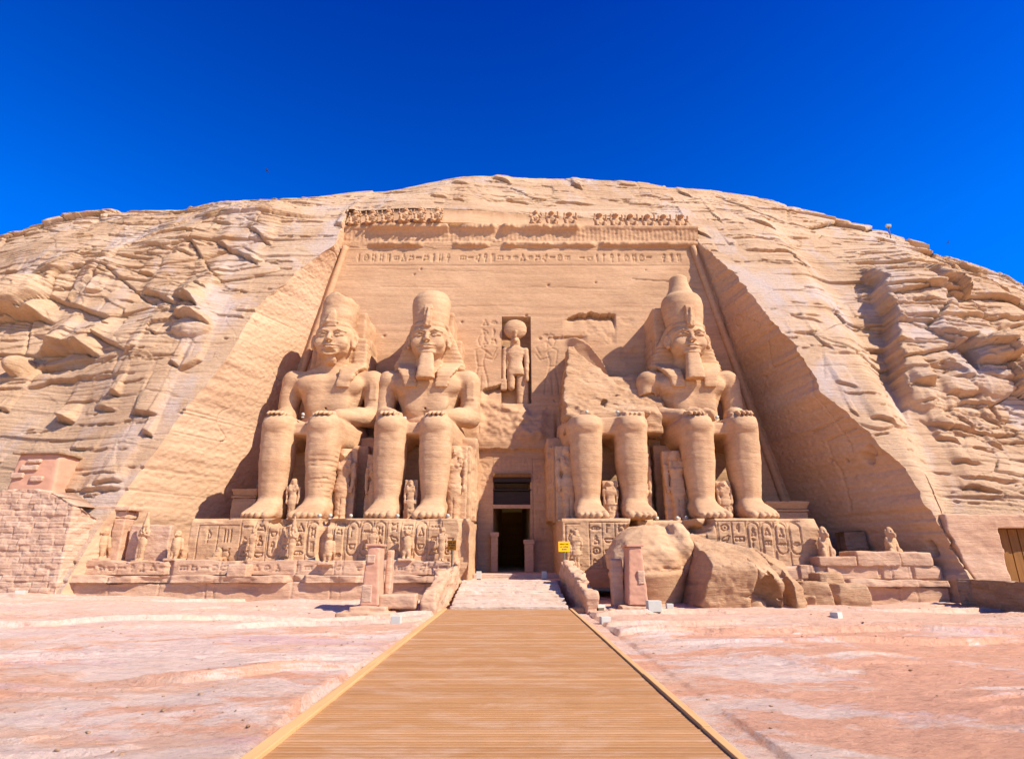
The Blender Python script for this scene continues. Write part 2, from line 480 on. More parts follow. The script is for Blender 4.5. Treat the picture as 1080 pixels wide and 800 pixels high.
def inscribe(H, X, Z, x0, x1, z0, z1, cw, ch, depth, width, seed, rules=True, cart=.0, vertical=True):
    rnd = random.Random(seed)
    n = max(1, int((x1-x0)/cw)); cw = (x1-x0)/n
    for i in range(n):
        a = x0+i*cw
        if rules: stroke(H, X, Z, [[(0,0),(0,1)]], a, z0, 1e-3, z1-z0, depth*.8, width*.8)
        if rnd.random() < cart and z1-z0 > 2.2*cw:
            top = z1-.12*ch; bot = z0+(z1-z0)*rnd.choice((.1,.3))
            stroke(H, X, Z, [[((p[0]-a)/cw, (p[1]-bot)/(top-bot)) for p in rounded(a+.12*cw, a+.88*cw, bot, top)]], a, bot, cw, top-bot, depth, width*1.1)
            za, zb, ins = bot+.25*cw, top-.25*cw, .24
        else: za, zb, ins = z0+.06*ch, z1-.06*ch, .1
        m = max(1, int((zb-za)/ch)); c = (zb-za)/m
        for j in range(m):
            g = rnd.choice(SIGNS); f = rnd.random() < .5
            if rnd.random() < .1: continue
            stroke(H, X, Z, [[((1-p if f else p), q) for p, q in l] for l in g], a+ins*cw, za+j*c+.1*c, cw*(1-2*ins), c*.8, depth, width)
    if rules:
        for zz in (z0, z1): stroke(H, X, Z, [[(0,0),(1,0)]], x0, zz, x1-x0, 1e-3, depth*.8, width*.8)

# ================================================================== CLIFF
RIDGE_PX = [(-260,330),(-160,300),(-80,275),(0,253),(40,241),(60,237),(63,231),(80,226),(110,221),(125,221),(134,224),(137,220),(180,216),(250,210),(330,204),(405,199),(450,191),(500,187),(560,191),(640,195),(700,198),(750,199),(800,205),(850,215),(890,225),(930,240),(970,258),(1000,268),(1040,282),(1080,297),(1160,326),(1260,360),(1400,420)]
RIDGE_D = 58.0
_rp = [P(x, y, RIDGE_D) for x, y in RIDGE_PX]
_rx, _rz = np.array([p.x for p in _rp]), np.array([p.z for p in _rp])
def Hx(x): return np.maximum(np.interp(x, _rx, _rz), 18.0)
def d0x(x): return 35.1 - 1.1*sstep(-8, 12, x) + 2.6*sstep(-25.5, -38, x) + 3.6*sstep(25.8, 30, x)
def gprof(t, x):
    t1 = np.clip(t, 0, 1); k = sstep(-10, 10, x)
    return (1-k)*(.70*t1 + .30*t1**5 + np.minimum(t, 0)*.7) + k*(t1**1.4 + .05*sstep(0, .08, t1)*(1-t1)**2)
def cliff_d(x, z):
    t = z/Hx(x); return d0x(x) + (RIDGE_D-d0x(x))*gprof(t, x)
def cliff_hit(px, py):
    d = 44.0
    for _ in range(80):
        p = P(px, py, d); nd = float(cliff_d(p.x, min(p.z, .999*float(Hx(p.x))))); d += .5*(nd-d)
    return P(px, py, d)
EDGE_L = [cliff_hit(*p) for p in [(352,258),(315,284),(272,325),(240,380),(182,448),(130,520),(102,560),(70,612)]]
EDGE_R = [cliff_hit(*p) for p in [(738,256),(772,287),(817,339),(856,387),(866,415),(913,452),(941,481),(976,530),(1007,580),(1034,630)]]
def edge_x(pts, z):
    q = sorted((p.z, p.x) for p in pts); return np.interp(z, [a for a, _ in q], [b for _, b in q])
Z_HOLE = 36.2
def ztx(pts): return max(p.z for p in pts)

LEDGES = [  # picture outline points of each overhanging lip, protrusion (m), fade up, fade down
 ([(-30,338),(0,335),(10,333),(40,335),(58,340)],2.6,2.6,2.5),([(34,374),(45,370),(70,368),(92,370),(110,379)],2.6,2.2,3.2),
 ([(78,324),(86,309),(108,301)],1.1,1.6,1.2),([(96,318),(115,311)],.9,1,1),([(152,309),(170,312),(187,321)],1.2,1.4,1.2),([(187,311),(200,318),(215,329)],1.7,1.8,1.6),
 ([(186,336),(200,339),(226,346)],1.8,1.6,1.6),([(150,262),(170,254),(190,249),(225,251)],.7,1.2,.8),([(143,269),(165,266),(190,267),(210,269)],.4,.8,.5),
 ([(226,256),(245,263),(262,270),(272,279)],1.1,1.4,1.2),([(263,243),(285,257)],.7,1,.8),([(247,217),(265,212),(300,212)],.8,1,1),([(62,239),(75,234),(102,233)],.6,1,.8),
 ([(228,240),(248,242)],.6,.8,.7),([(135,222),(160,225),(200,226),(222,225)],.35,.6,.5),([(150,292),(164,293)],.7,.6,1),([(205,301),(222,308)],.6,.8,.8),
 ([(20,412),(55,402),(100,398)],.6,1.2,.6),([(118,415),(128,416)],1.1,.7,1.2),([(60,440),(78,443)],1.6,.7,1.8),([(100,427),(122,432)],.5,.6,.5),([(138,434),(168,437)],.8,.8,.8),
 ([(30,350),(90,354)],.3,.7,.4),([(40,362),(66,356)],.5,.8,.5),([(137,376),(150,371)],.6,.7,.5),([(190,390),(215,380)],.9,.7,.9),([(182,383),(190,387)],.7,.6,.7),
 ([(150,455),(160,460)],1.0,.7,1),([(100,508),(130,506)],.6,.7,.6),([(85,516),(128,513)],.6,.5,.6),
 ([(474,193),(496,195)],.5,.6,.6),([(453,207),(472,209)],.5,.7,.6),([(519,191),(540,196)],.8,.8,.9),([(532,208),(558,212)],.5,.7,.5),([(400,204),(430,202)],.4,.8,.5),
 ([(602,198),(614,203)],.8,.7,.9),([(580,212),(600,213),(630,216)],.4,.7,.5),([(715,203),(730,208)],.7,.7,.7),([(743,215),(752,226),(764,236)],1.0,1,1.0),([(650,199),(672,200)],.4,.6,.5),
 ([(722,241),(735,244),(750,250)],.8,.8,.7),([(365,225),(372,233)],.6,.7,.6),([(352,238),(372,240)],.8,.8,.7),([(660,214),(690,216)],.3,.7,.4),
 ([(785,228),(800,234),(820,242)],1.1,1.2,1.0),([(782,263),(800,265),(830,266),(840,273),(855,286)],.8,1.3,.7),([(764,250),(800,250),(832,256)],.35,.8,.4),([(830,248),(858,248)],.4,.7,.5),
 ([(855,350),(866,360),(880,368)],.6,.8,.8),([(868,370),(900,370),(926,368)],.3,.8,.35),([(800,276),(840,278)],.2,.5,.3),([(830,330),(870,338)],.3,.6,.3),([(880,400),(905,408)],.7,.7,.9),
 ([(970,312),(985,317),(1008,331)],1.8,1.6,2.0),([(938,346),(975,347),(1010,343),(1100,347)],.9,1.6,.7),([(975,360),(1000,369),(1014,366)],.8,1,.8),([(1014,385),(1040,391),(1066,387)],1.6,1.4,1.4),
 ([(1030,400),(1070,404)],.9,.9,1.2),([(1062,372),(1084,378)],1.4,1.4,1.6),([(953,411),(978,411)],1.5,1.1,1.4),([(990,421),(1012,419),(1032,416)],1.2,1,1.3),([(995,404),(1022,402)],.9,.8,1),
 ([(968,443),(1000,453),(1045,456),(1090,451)],.9,1.1,1.0),([(1000,437),(1024,452)],.8,.8,.8),([(985,462),(1010,468)],.8,.9,.9),([(1000,487),(1035,487)],.5,.7,.6),([(1008,502),(1030,505),(1080,505)],.35,.6,.4),
 ([(1010,514),(1050,516)],.35,.5,.4),([(1045,468),(1062,472)],.7,.8,.8),([(900,445),(930,452),(960,450)],.5,.9,.5),([(915,438),(945,447)],.7,.7,.8),([(895,430),(905,437)],.6,.6,.6),
 ([(1040,436),(1062,447)],.9,.8,1),([(1020,310),(1032,320)],.6,.7,.7),([(990,287),(1000,293)],.4,.6,.5),
]
BUMPS = [  # centre, half width, half height (picture px), push (m)
 (1042,379,24,11,1.0),(1045,410,28,9,.5),(1072,395,14,12,1.0),(975,330,20,16,.5),(25,318,36,18,1.4),(22,388,9,11,1.9),(206,348,22,12,.9),(965,425,14,10,.4),
 (1012,382,6,14,-1.7),(986,524,3.5,19,-1.6),(1060,384,6,8,-1.0),(70,386,38,7,-.9),(1005,448,22,8,.35),(990,398,18,8,-.7)]
def cliff_disp(x, z):
    """outward push of the rock face at (x, height)"""
    q = cliff_d(x, z)
    eL, eR = edge_x(EDGE_L, z), edge_x(EDGE_R, z)
    outer = np.maximum(np.maximum(eL-x, x-eR), 0)
    m = .25 + .75*sstep(1.5, 9, outer)
    m = np.where(x > 0, m*(.5+.9*sstep(30, 38, x)), m)
    m = np.where(x < 0, m*(.42+.58*sstep(9, 19, z+.15*(x+25))), m)
    top = (z > Z_HOLE-1) & (x > eL) & (x < eR)
    m = np.where(top, .15+.4*sstep(Z_HOLE, Z_HOLE+2.5, z), m)
    zw = z + 1.1*n1(x*.06, 3) + .35*n1(x*.21, 4) + .0*q
    d = m*1.15*fbm(x*.075, 3.1, z*.11, 2, 11)
    # bedding: each layer leans back from a sharp lower lip, broken by joints
    for th, ln, amp, sdv in ((2.3, 7.5, .34, 1), (.95, 3.2, .15, 2), (.40, 1.5, .07, 3)):
        k = zw/th + .8*n1(zw*.37/th, 20+sdv) + .25*vnoise(x/ln*.8, zw/th*.3, .5, 44+sdv); lay = np.floor(k); fr = k-lay
        jx = x/ln + 7.3*_hash(lay, lay*0, lay*0, 31+sdv) + .35*vnoise(x/ln*1.7, lay, .5, 40+sdv)
        bl = np.floor(jx); fj = jx-bl
        pr = _hash(lay, bl, lay*0, 50+sdv); tilt = (_hash(lay, bl, lay*0+1, 50+sdv)-.5); pr2 = _hash(lay+1, np.floor(x/ln*.9), lay*0+2, 55+sdv)
        vis = sstep(-.15, .30, vnoise(x*.11+sdv, .2, z*.18, 60+sdv))
        joint = np.maximum(1-np.minimum(fj, 1-fj)*ln/.14, 0)
        prof = (1-fr)**1.3*(.35+.9*pr)*sstep(0, .13/th, fr) + tilt*(fj-.5)*.8 - .35 - 1.0*sstep(1-.20/th*(.5+pr), 1-.05/th, fr)*(pr2 > .62)
        d = d + m*amp*(prof*(.18+.82*vis) - .5*joint*(pr > .45)*vis)
    # fractured faces: tilted facets between random joints
    for cx, cz, amp, sdv in ((6.5, 3.6, .62, 1), (2.3, 1.3, .20, 2)):
        u = x/cx + .35*vnoise(x*.5/cx, z*.7/cz, .3, 300+sdv); v = z/cz + .35*vnoise(x*.5/cx, z*.7/cz, 9.3, 310+sdv)
        iu, iv = np.floor(u), np.floor(v); f1 = np.full(x.shape, 9.0); f2 = f1.copy(); hh = np.zeros(x.shape); pl = np.zeros(x.shape)
        for a_ in (-1, 0, 1):
            for b_ in (-1, 0, 1):
                ci, cj = iu+a_, iv+b_; o = ci*0
                px_, pz_ = ci+_hash(ci, cj, o, 320+sdv), cj+_hash(ci, cj, o, 330+sdv)
                dd = np.hypot(u-px_, v-pz_); w_ = dd < f1
                f2 = np.where(w_, f1, np.minimum(f2, dd)); 
                h0 = _hash(ci, cj, o, 340+sdv)-.5; t1 = _hash(ci, cj, o, 350+sdv)-.5; t2 = _hash(ci, cj, o, 360+sdv)-.5
                pl = np.where(w_, h0*1.1+t1*(u-px_)*1.1+(t2-.25)*(v-pz_)*1.3, pl); f1 = np.where(w_, dd, f1)
        fv = sstep(-.1, .3, vnoise(x*.08+3, 4.2, z*.10, 370+sdv))
        d = d + m*amp*(pl*(.15+.85*fv) - .45*(1-sstep(.0, .05, f2-f1))*fv)
    # natural rock to the right stands proud of the dressed slope
    ln = [cliff_hit(*p) for p in [(906,292),(915,312),(929,342),(940,385),(947,425)]]
    o = np.argsort([p.z for p in ln]); lz = np.array([ln[i].z for i in o]); lx = np.array([ln[i].x for i in o])
    xl = np.interp(z, lz, lx) + .5*n1(z*.9, 5) + .2*n1(z*2.7, 6)
    d = d + 1.9*sstep(-.18, .25, x-xl)*sstep(lz[0]-2.5, lz[0]+2.5, z)*sstep(lz[-1]+1.0, lz[-1]-2.0, z)*(1-.85*sstep(5, 22, x-xl))
    return d
def _ledge(d, x, z, pts, a, su, sd_, seed, thin=False):
    lx = np.array([p[0] for p in pts]); lz = np.array([p[1] for p in pts]); o = np.argsort(lx); lx, lz = lx[o], lz[o]
    L = max(lx[-1]-lx[0], .4)
    s = (x > lx[0]-1) & (x < lx[-1]+1) & (z > lz.min()-max(sd_, .3)*4) & (z < lz.max()+su*4)
    if not s.any(): return
    xs, zs = x[s], z[s]
    e = .12 if thin else .26
    w = sstep(lx[0]-.06*L, lx[0]+e*L, xs)*sstep(lx[-1]+.06*L, lx[-1]-e*L, xs)
    w = w*(.8+.35*n1(xs*1.1, seed+2))
    jit = .20*n1(xs*1.1, seed)+.05*n1(xs*3.7, seed+1)+(.05*n1(xs*9, seed+5) if thin else 0)
    dz = zs-np.interp(xs, lx, lz)-(jit*.6 if thin else jit)
    if thin:                                    # a hairline break with a slight lip over it
        brk = sstep(-.35, .15, n1(xs*2.3, seed+3))
        k = sstep(-.05, .03, dz)
        d[s] += w*(k*a*.5*np.exp(-np.maximum(dz, 0)/su) - brk*(.20+.5*a)*np.exp(-((dz+.07)/(.055+.05*a))**2))
    else:
        kw = min(1.0, .30+.8*a); k = sstep(-.16*kw, .10*kw, dz)
        d[s] += w*(k*a*.80*np.exp(-np.maximum(dz, 0)/su) - (1-k)*a*.10*np.exp(np.minimum(dz, 0)/sd_) - min(.6, .18+a*.5)*np.exp(-((dz+.14)/.09)**2))

def make_cliff():
    NL, NC, NR = 560, 330, 560
    th = np.concatenate([np.linspace(-.06, 1.0, 780), 1+np.linspace(.01, 1, 26)**1.6])
    sl = 1-np.linspace(1, 0, NL)**1.25
    XL, XR = -82.0, 82.0
    # fixed point for edge columns
    def edge_for(pts):
        x = np.full(len(th), pts[0].x)
        for _ in range(30): x = .5*x+.5*edge_x(pts, np.minimum(th, 1)*Hx(x))
        return x
    xl, xr = edge_for(EDGE_L), edge_for(EDGE_R)
    zr = np.minimum(th, 1)*Hx(xr)
    xr = xr + sstep(33, 28, zr)*(.30*n1(zr*.55, 90)+.22*n1(zr*1.6, 91)+.12*n1(zr*4.3, 92))
    xl = xl + sstep(33, 28, zr)*(.12*n1(zr*.55, 93)+.08*n1(zr*1.9, 94))
    cols = [XL+(xl-XL)*s for s in sl[:-1]] + [xl+(xr-xl)*s for s in np.linspace(0, 1, NC)[:-1]] + [xr+(XR-xr)*(1-s) for s in sl[::-1]]
    X = np.stack(cols, 0); T = np.broadcast_to(th, X.shape)
    H = Hx(X); over = np.maximum(T-1, 0)
    Z = np.minimum(T, 1)*H - 9*over**1.6
    Y = d0x(X)+(RIDGE_D-d0x(X))*gprof(np.minimum(T, 1), X) + 45*over
    ze = Z.copy()
    d = cliff_disp(X, ze)
    rnd = random.Random(5)
    for i, (pp, a, su, sd_) in enumerate(LEDGES):
        big = a > 1.35
        _ledge(d, X, Z, [((h := cliff_hit(*p)).x, h.z) for p in pp], a if big else a*(.40 if 735 < pp[0][0] < 905 else .72), su*(1.5 if big else 2.6), sd_*.7, 200+i)
    for i in range(900):                                   # small broken bedding edges
        x0 = rnd.uniform(-62, 62); z0 = rnd.uniform(1, 44)
        if z0 > float(Hx(x0)): continue
        inner = min(abs(x0-float(edge_x(EDGE_L, z0))), abs(x0-float(edge_x(EDGE_R, z0)))) < 4 or (z0 > Z_HOLE and abs(x0) < 20)
        ln = rnd.uniform(.7, 3.2)*(2 if rnd.random() < .15 else 1); a = rnd.uniform(.10, .34)*(1.6 if rnd.random() < .2 else 1)*(.6 if inner else 1)
        sl_ = rnd.uniform(-.35, .35)
        _ledge(d, X, Z, [(x0, z0), (x0+ln*.5, z0+sl_*.4+rnd.uniform(-.1,.1)), (x0+ln, z0+sl_)], a, rnd.uniform(.4,1.4), .12, 900+i, True)
    for px, py, rx, ry, a in BUMPS:
        h = cliff_hit(px, py); sx = rx/F_PX*h.y/.95; sz = ry/F_PX*h.y/.8
        r2 = ((X-h.x)/sx)**2+((Z-h.z)/sz)**2+.25*vnoise(X*.7, 1.3, Z*.9, 77)
        d += a*np.sqrt(np.clip(1-r2, 0, 1))
    low = sstep(1.5, -1.5, Z)
    d = d*(1-low*.6)*(1-.75*np.clip(over*4, 0, 1)) 
    V = np.stack([X, Y-.95*d, Z+.25*d*(T<=1)], -1)
    keep = np.ones((V.shape[0]-1, V.shape[1]-1), bool)
    zc = .5*(Z[:-1,:-1]+Z[1:,1:])
    ic = np.arange(V.shape[0]-1)
    cen = (ic >= NL-1) & (ic < NL-1+NC-1)
    keep[cen[:,None] & (zc < Z_HOLE)] = False
    me = grid_mesh('cliff', V, flip=False, keep=keep)
    o = link('cliff', me, M['cliff'], None, True); tag(o, kind='structure')
    return V[NL-1], V[NL-1+NC-1], Z[NL-1], Z[NL-1+NC-1]
EL, ER, EZL, EZR = make_cliff()

# ================================================================== TEMPLE FRONT
FX0 = lambda z: -21.3 + (z-5)*.176
FX1 = lambda z: 22.7 - (z-5)*.176
def fy(z): return 46.5 + .10*(z-1.2)
temple = thing('temple_front', 'great sandstone rock-cut temple front with battered recess, cornice, carved inscription band and tall dark doorway', 'temple', (.4, 46.5, 0.9))
def into(o, par):                                # keep world coordinates while parenting to an unrotated thing
    o.parent = par; o.matrix_parent_inverse = Matrix.Translation(-Vector(par.location)); return o

DOOR = (-1.52, 1.50, 1.28, 8.95)
NICHE = (-.95, 1.72, 15.1, 23.7)
def uniq(a, extra): return np.unique(np.round(np.concatenate([a, extra]), 4))
def make_front():
    xs = uniq(np.arange(-24, 25.4, .085), [v for e in (DOOR[0], DOOR[1], NICHE[0], NICHE[1]) for v in (e-.004, e+.004)])
    zs = uniq(np.arange(.2, 31.9, .085), [v for e in (DOOR[2], DOOR[3], NICHE[2], NICHE[3]) for v in (e-.004, e+.004)])
    X, Z = np.meshgrid(xs, zs, indexing='ij')
    D = np.zeros_like(X)                          # + digs in
    D += .05*fbm(X*.35, 1.1, Z*.5, 4, 5) + .03*np.maximum(0, vnoise(X*.12, .3, Z*2.4+.3*n1(X*.2,1), 6))
    # courses of the bulging zone over the door
    zone = sstep(-3.6, -3.2, X)*sstep(3.9, 3.5, X)
    lip = 10.9 + .12*n1(X*1.5, 7) + .05*n1(X*5, 8)
    D -= zone*(.55*sstep(lip-.03, lip+.06, Z)*sstep(15.2, 11.5, Z) + .12*(Z < lip))
    e0, e1 = P(508,408,48), P(530,404,48)
    ez = np.interp(X, [e0.x, e1.x], [e0.z-.3, e1.z]) + .08*n1(X*3, 16)
    D += .9*sstep(e0.x-.1, e0.x+.5, X)*sstep(e1.x+.1, e1.x-.1, X)*(Z < ez)*np.exp((Z-ez)/.7)
    D -= .5*sstep(-3.4,-2.6,X+.4*n1(Z*1.2,3))*sstep(3.6,2.4,X+.4*n1(Z*1.1,4))*sstep(15.3, 14.3, Z+.4*n1(X*1.1, 9)+.25*X)*sstep(11, 12.5, Z)*(.8+.5*fbm(X*.9, 1, Z*.9, 3, 19))
    # scar and cracks right of the niche
    a, b = P(596,330,48.2), P(650,344,48.2)
    lipz = np.interp(X, [a.x, a.x+.8, a.x+1.4, b.x], [a.z-.5, a.z-.1, a.z+.25, a.z+.15]) + .16*n1(X*2.2, 11) + .07*n1(X*6, 12)
    D += 1.15*sstep(a.x-.2, a.x+1.0, X+.3*n1(Z*1.5,3))*sstep(b.x+.08, b.x-.08, X)*(Z < lipz)*np.exp((Z-lipz)/.62)*(.7+.5*_hash(np.floor((X-a.x)/1.5), X*0, X*0, 5))
    c0, c1 = P(561,354,48), P(608,352,48)
    cz = np.interp(X, [c0.x, c1.x], [c0.z, c1.z]) + .05*n1(X*2, 12)
    D += .35*sstep(c0.x, c1.x, X)*sstep(c1.x+1.2, c1.x, X)*(Z < cz)*np.exp((Z-cz)/.35)
    rp = [P(*q, 48) for q in ((606,353),(622,364),(634,379),(641,394),(650,411),(662,428))]       # curved split down from the scar
    rx, rz = [q.x for q in rp], [q.z for q in rp]
    sd_ = np.interp(X, rx, rz)+.12*n1(X*2.3,17)-Z
    D -= .75*sstep(0, .10, sd_)*np.exp(-np.maximum(sd_,0)/1.6)*sstep(rx[0]-.9, rx[0]+.3, X)*sstep(rx[-1]+.6, rx[-1]-.2, X)
    D += .22*np.maximum(0, fbm(X*.55, 2, Z*.55, 4, 18))*sstep(rx[0]-.3, rx[0]+.8, X)*sstep(rx[-1]+3.5, rx[-1]+.5, X)*sstep(rz[-1]-3, rz[-1], Z)*sstep(a.z, a.z-1, Z)
    for (x0,y0,x1,y1,dp) in ((668,291,722,296,.12),(722,296,737,302,.12),(400,300,480,301,.05),(560,300,660,303,.05),(450,322,540,321,.05),(400,280,520,283,.04)):
        A, B = P(x0,y0,48.6), P(x1,y1,48.6)
        lz = np.interp(X, [A.x, B.x], [A.z, B.z]) + .07*n1(X*1.8, 14)
        D += dp*(X > A.x)*(X < B.x)*np.exp(-(np.abs(Z-lz)/.06)**2)
    rnd = random.Random(3)
    for i in range(46):
        cx, cz_, r = rnd.uniform(-17,18), rnd.uniform(9,29), rnd.uniform(.06,.16)
        D += .2*np.exp(-(((X-cx)/r)**2+((Z-cz_)/(r*.8))**2))
    C = np.zeros_like(D)
    inscribe(C, X, Z, -15.3, 16.6, 29.5, 30.9, .72, 1.25, .12, .06, 4, rules=False)
    for zz in (29.3, 31.05): stroke(C, X, Z, [[(0,0),(1,0)]], -16, zz, 33.4, 1e-3, .06, .07)
    # worshipping kings either side of the niche, outlines only
    king = [[(.42,1.0),(.30,.98),(.22,.90),(.30,.80),(.42,.80),(.50,.88),(.42,1.0)], [(.36,.80),(.34,.76),(.16,.72),(.22,.55),(.26,.46),(.16,.24),(.14,.02)], [(.34,.76),(.54,.71),(.44,.55),(.46,.46),(.60,.24),(.64,.02)], [(.54,.71),(.76,.62),(.92,.76)], [(.52,.60),(.80,.56),(.94,.66)], [(.26,.46),(.46,.46)], [(.38,.30),(.36,.02)]]
    stroke(C, X, Z, king, -3.7, 15.9, 2.5, 6.0, .08, .075)
    stroke(C, X, Z, [[(1-p, q) for p, q in l] for l in king], 2.0, 15.9, 2.5, 6.0, .08, .075)
    inscribe(C, X, Z, -2.9, -1.3, 20.6, 23.6, .75, .75, .09, .07, 14, rules=False)
    inscribe(C, X, Z, 2.0, 3.4, 20.4, 22.2, .7, .7, .09, .07, 15, rules=False)
    for x0 in (-2.9, 1.75):
        inscribe(C, X, Z, x0, x0+1.15, 1.9, 10.2, 1.15, 1.0, .06, .06, int(x0*10), rules=True)
    inscribe(C, X, Z, -1.6, 1.6, 9.3, 10.4, .8, 1.0, .06, .06, 31, rules=True)
    D += C
    inn = lambda r: (X > r[0]) & (X < r[1]) & (Z > r[2]) & (Z < r[3])
    D = np.where(inn(DOOR), 42.0, D)
    D = np.where(inn(NICHE), 1.35+.05*fbm(X, 1, Z, 3, 5), D)
    V = np.stack([X, fy(Z)+D, Z], -1)
    xc, zc = .5*(X[:-1,:-1]+X[1:,1:]), .5*(Z[:-1,:-1]+Z[1:,1:])
    keep = (xc > FX0(zc)-.35) & (xc < FX1(zc)+.35)
    o = link('front_wall', grid_mesh('front_wall', V, keep=keep), M['facade'], None, False)
    into(o, temple)
make_front()

def side_wall(E, EZ, fx, sgn, seed):
    rows = np.nonzero((EZ > -.9) & (EZ < Z_HOLE+.3))[0]
    E = E[rows]; z = EZ[rows]; n = 110
    s = np.linspace(0, 1, n)
    zc = np.minimum(z, 31.9)
    back = np.stack([fx(zc)+sgn*.12, np.maximum(fy(zc)+.25, E[:,1]+.05), z], -1)
    V = E[None]*(1-s)[:,None,None] + back[None]*s[:,None,None]
    fade = sstep(0, .05, s)[:,None]
    yy, zz = V[...,1], V[...,2]
    d = .07*fbm(yy*.22, seed, zz*.3, 2, seed) + .015*fbm(yy*1.1, seed, zz*1.8, 3, seed+2)
    d += .05*np.maximum(0, vnoise(yy*.12, seed, zz*1.6+.5*n1(yy*.3,seed), seed+3)) + .03*fbm(yy*4, 0, zz*4, 2, seed+6)
    cr = np.abs(vnoise(yy*.10+.3*vnoise(yy*.4,0,zz*.4,3), seed, zz*.16, seed+4)); d += .14*np.exp(-(cr/.006)**2)*sstep(.0,.3,vnoise(yy*.12, seed+4, zz*.12, 7))
    if sgn > 0:      # recut door outline, holes and the niche low on the shaded wall
        for a in ([(41.6,5.6),(41.6,10.6),(38.6,10.9)], [(42.4,11.4),(39.0,11.8)], [(40.0,13.6),(41.2,19.0)], [(40.0,13.6),(39.7,9.5)]):
            d += .14*(1-sstep(.03,.1,_poly(yy, zz, a)))
        for cy, cz, r, dp in ((39.0,8.9,.4,.6),(38.4,9.3,.35,.5),(41.9,9.2,.14,.4),(40.6,9.0,.12,.4)):
            d += dp*np.exp(-(((yy-cy)/r)**2+((zz-cz)/r)**2)**2)
        d += .55*((np.abs(yy-37.1) < .17) & (np.abs(zz-2.9) < .48))
    V[...,0] += sgn*d*fade
    o = link('side_wall', grid_mesh('side_wall', V, flip=(sgn > 0)), M['wall'], None, True)
    into(o, temple)
side_wall(EL, EZL, FX0, -1, 21)
side_wall(ER, EZR, FX1, 1, 22)

def make_cornice():
    # torus roll, cavetto and the ledge that carries the baboons, broken away in places
    xs = np.arange(-17.6, 19.0, .085)
    prof = [(0,31.3,0)]
    for i in range(9):   # roll
        a = -math.pi/2+math.pi*i/8; prof.append((.04+.36*math.cos(a), 31.72+.30*math.sin(a), 1))
    for i in range(1,14):  # cavetto
        t = i/13; prof.append((.06+.52*t**4.0, 32.05+1.35*t, 2))
    prof += [(.60,33.44,3),(.60,33.72,3),(.52,33.80,3),(.2,33.84,4),(-.5,33.86,4),(-1.15,33.88,4),(-1.32,34.1,5),(-1.48,35.4,5),(-1.55,36.0,5),(-1.62,36.10,6),(-1.8,36.5,6),(-2.4,36.9,6),(-3.2,36.9,6)]
    pr = np.array(prof)
    X, K = np.meshgrid(xs, np.arange(len(pr)), indexing='ij')
    out, Z, zone = pr[K,0], pr[K,1].copy(), pr[K,2]
    zz_ = np.maximum(pr[:,1], 31.95); xa = np.interp(zz_, EZL, EL[:,0])-.12; xb = np.interp(zz_, EZR, ER[:,0])+.12
    X = xa[K] + (xb[K]-xa[K])*((X-xs[0])/(xs[-1]-xs[0]))
    pxs = 540+X*F_PX*.88/49.2
    def whole(iv, soft=.25): 
        w = 0
        for a, b in iv: w = np.maximum(w, sstep(a-2, a+5, pxs)*sstep(b+2, b-5, pxs))
        return np.clip(w-.0, 0, 1)
    wu = whole([(388,474),(484,524),(528,613)]); wl = whole([(388,446),(478,516),(530,628),(632,738)])
    ru = .75+.3*n1(X*1.7, 41)+.12*n1(X*5, 42)
    f = np.where(zone <= 1, wl*ru+.12, np.where(zone <= 4, np.where(out > 0, np.clip(wu*ru+.18, .1, 1.1), 1), 1))
    f = np.where(zone >= 5, 1, f)
    o_ = out*f + .05*fbm(X*1.3, K*.3, Z*2, 3, 43) + .02*fbm(X*5, K*.6, Z*5, 2, 44)
    ribs = (zone == 2)*.05*np.abs(np.sin(X*math.pi/.42))*(1-wu*.3)
    Y = fy(31.5) - o_ + ribs
    cd = cliff_d(X, np.minimum(Z, 36.25))
    off = np.interp(Z, [33.9, 34.1, 35.4, 36.0, 36.1, 36.5, 36.9], [.50, .50, .42, .22, .10, .55, 1.4])
    Y = np.where((zone >= 5), np.maximum(cd + off + .05*fbm(X*1.3, 2, Z*2, 3, 47), Y*0), Y)
    last = (zone == 4) & (out < -.8); Y = np.where(last, cd+.30, Y)
    o = link('cornice', grid_mesh('cornice', np.stack([X, Y, Z], -1)), M['facade'], None, False); into(o, temple)
make_cornice()
for fx, sg in ((FX0, 1), (FX1, -1)):
    pts = [(fx(z)+sg*.34, fy(z)-.10+.03*n1(z*1.3,3), z) for z in np.linspace(1.2, 31.4, 60)]
    into(MB().tube(pts, [.30+.02*float(n1(p[2]*2.,8)) for p in pts], 12).build('torus_moulding', M['facade'], None, smooth=True), temple)

# doorway fittings
b = MB().box(-1.56,1.54,46.9,48.1,8.25,8.6).box(-1.56,1.54,46.95,48.3,7.55,7.66); into(b.build('upper_beam', M['darkwood'], None, bevel=.02), temple)
b = MB().box(-1.56,1.54,46.8,47.2,6.12,6.42); into(b.build('crossbar', M['plinth'], None, bevel=.03), temple)
b = MB().box(-1.55,1.53,47.2,47.4,6.43,7.5); into(b.build('transom_panel', M['darkwood'], None), temple)
b = MB().box(-1.55,1.53,46.75,47.0,8.62,8.93); into(b.build('lintel_board', M['wood'], None, bevel=.02), temple)
for x0, x1, zt in ((-1.62,-1.1,4.15),(.98,1.66,3.6)):
    q = MB().box(x0,x1,45.9,46.6,1.28,zt).box(x0-.08,x1+.08,45.82,46.62,zt-.25,zt+.08); into(q.build('door_jamb', M['plinth'], None, bevel=.03), temple)

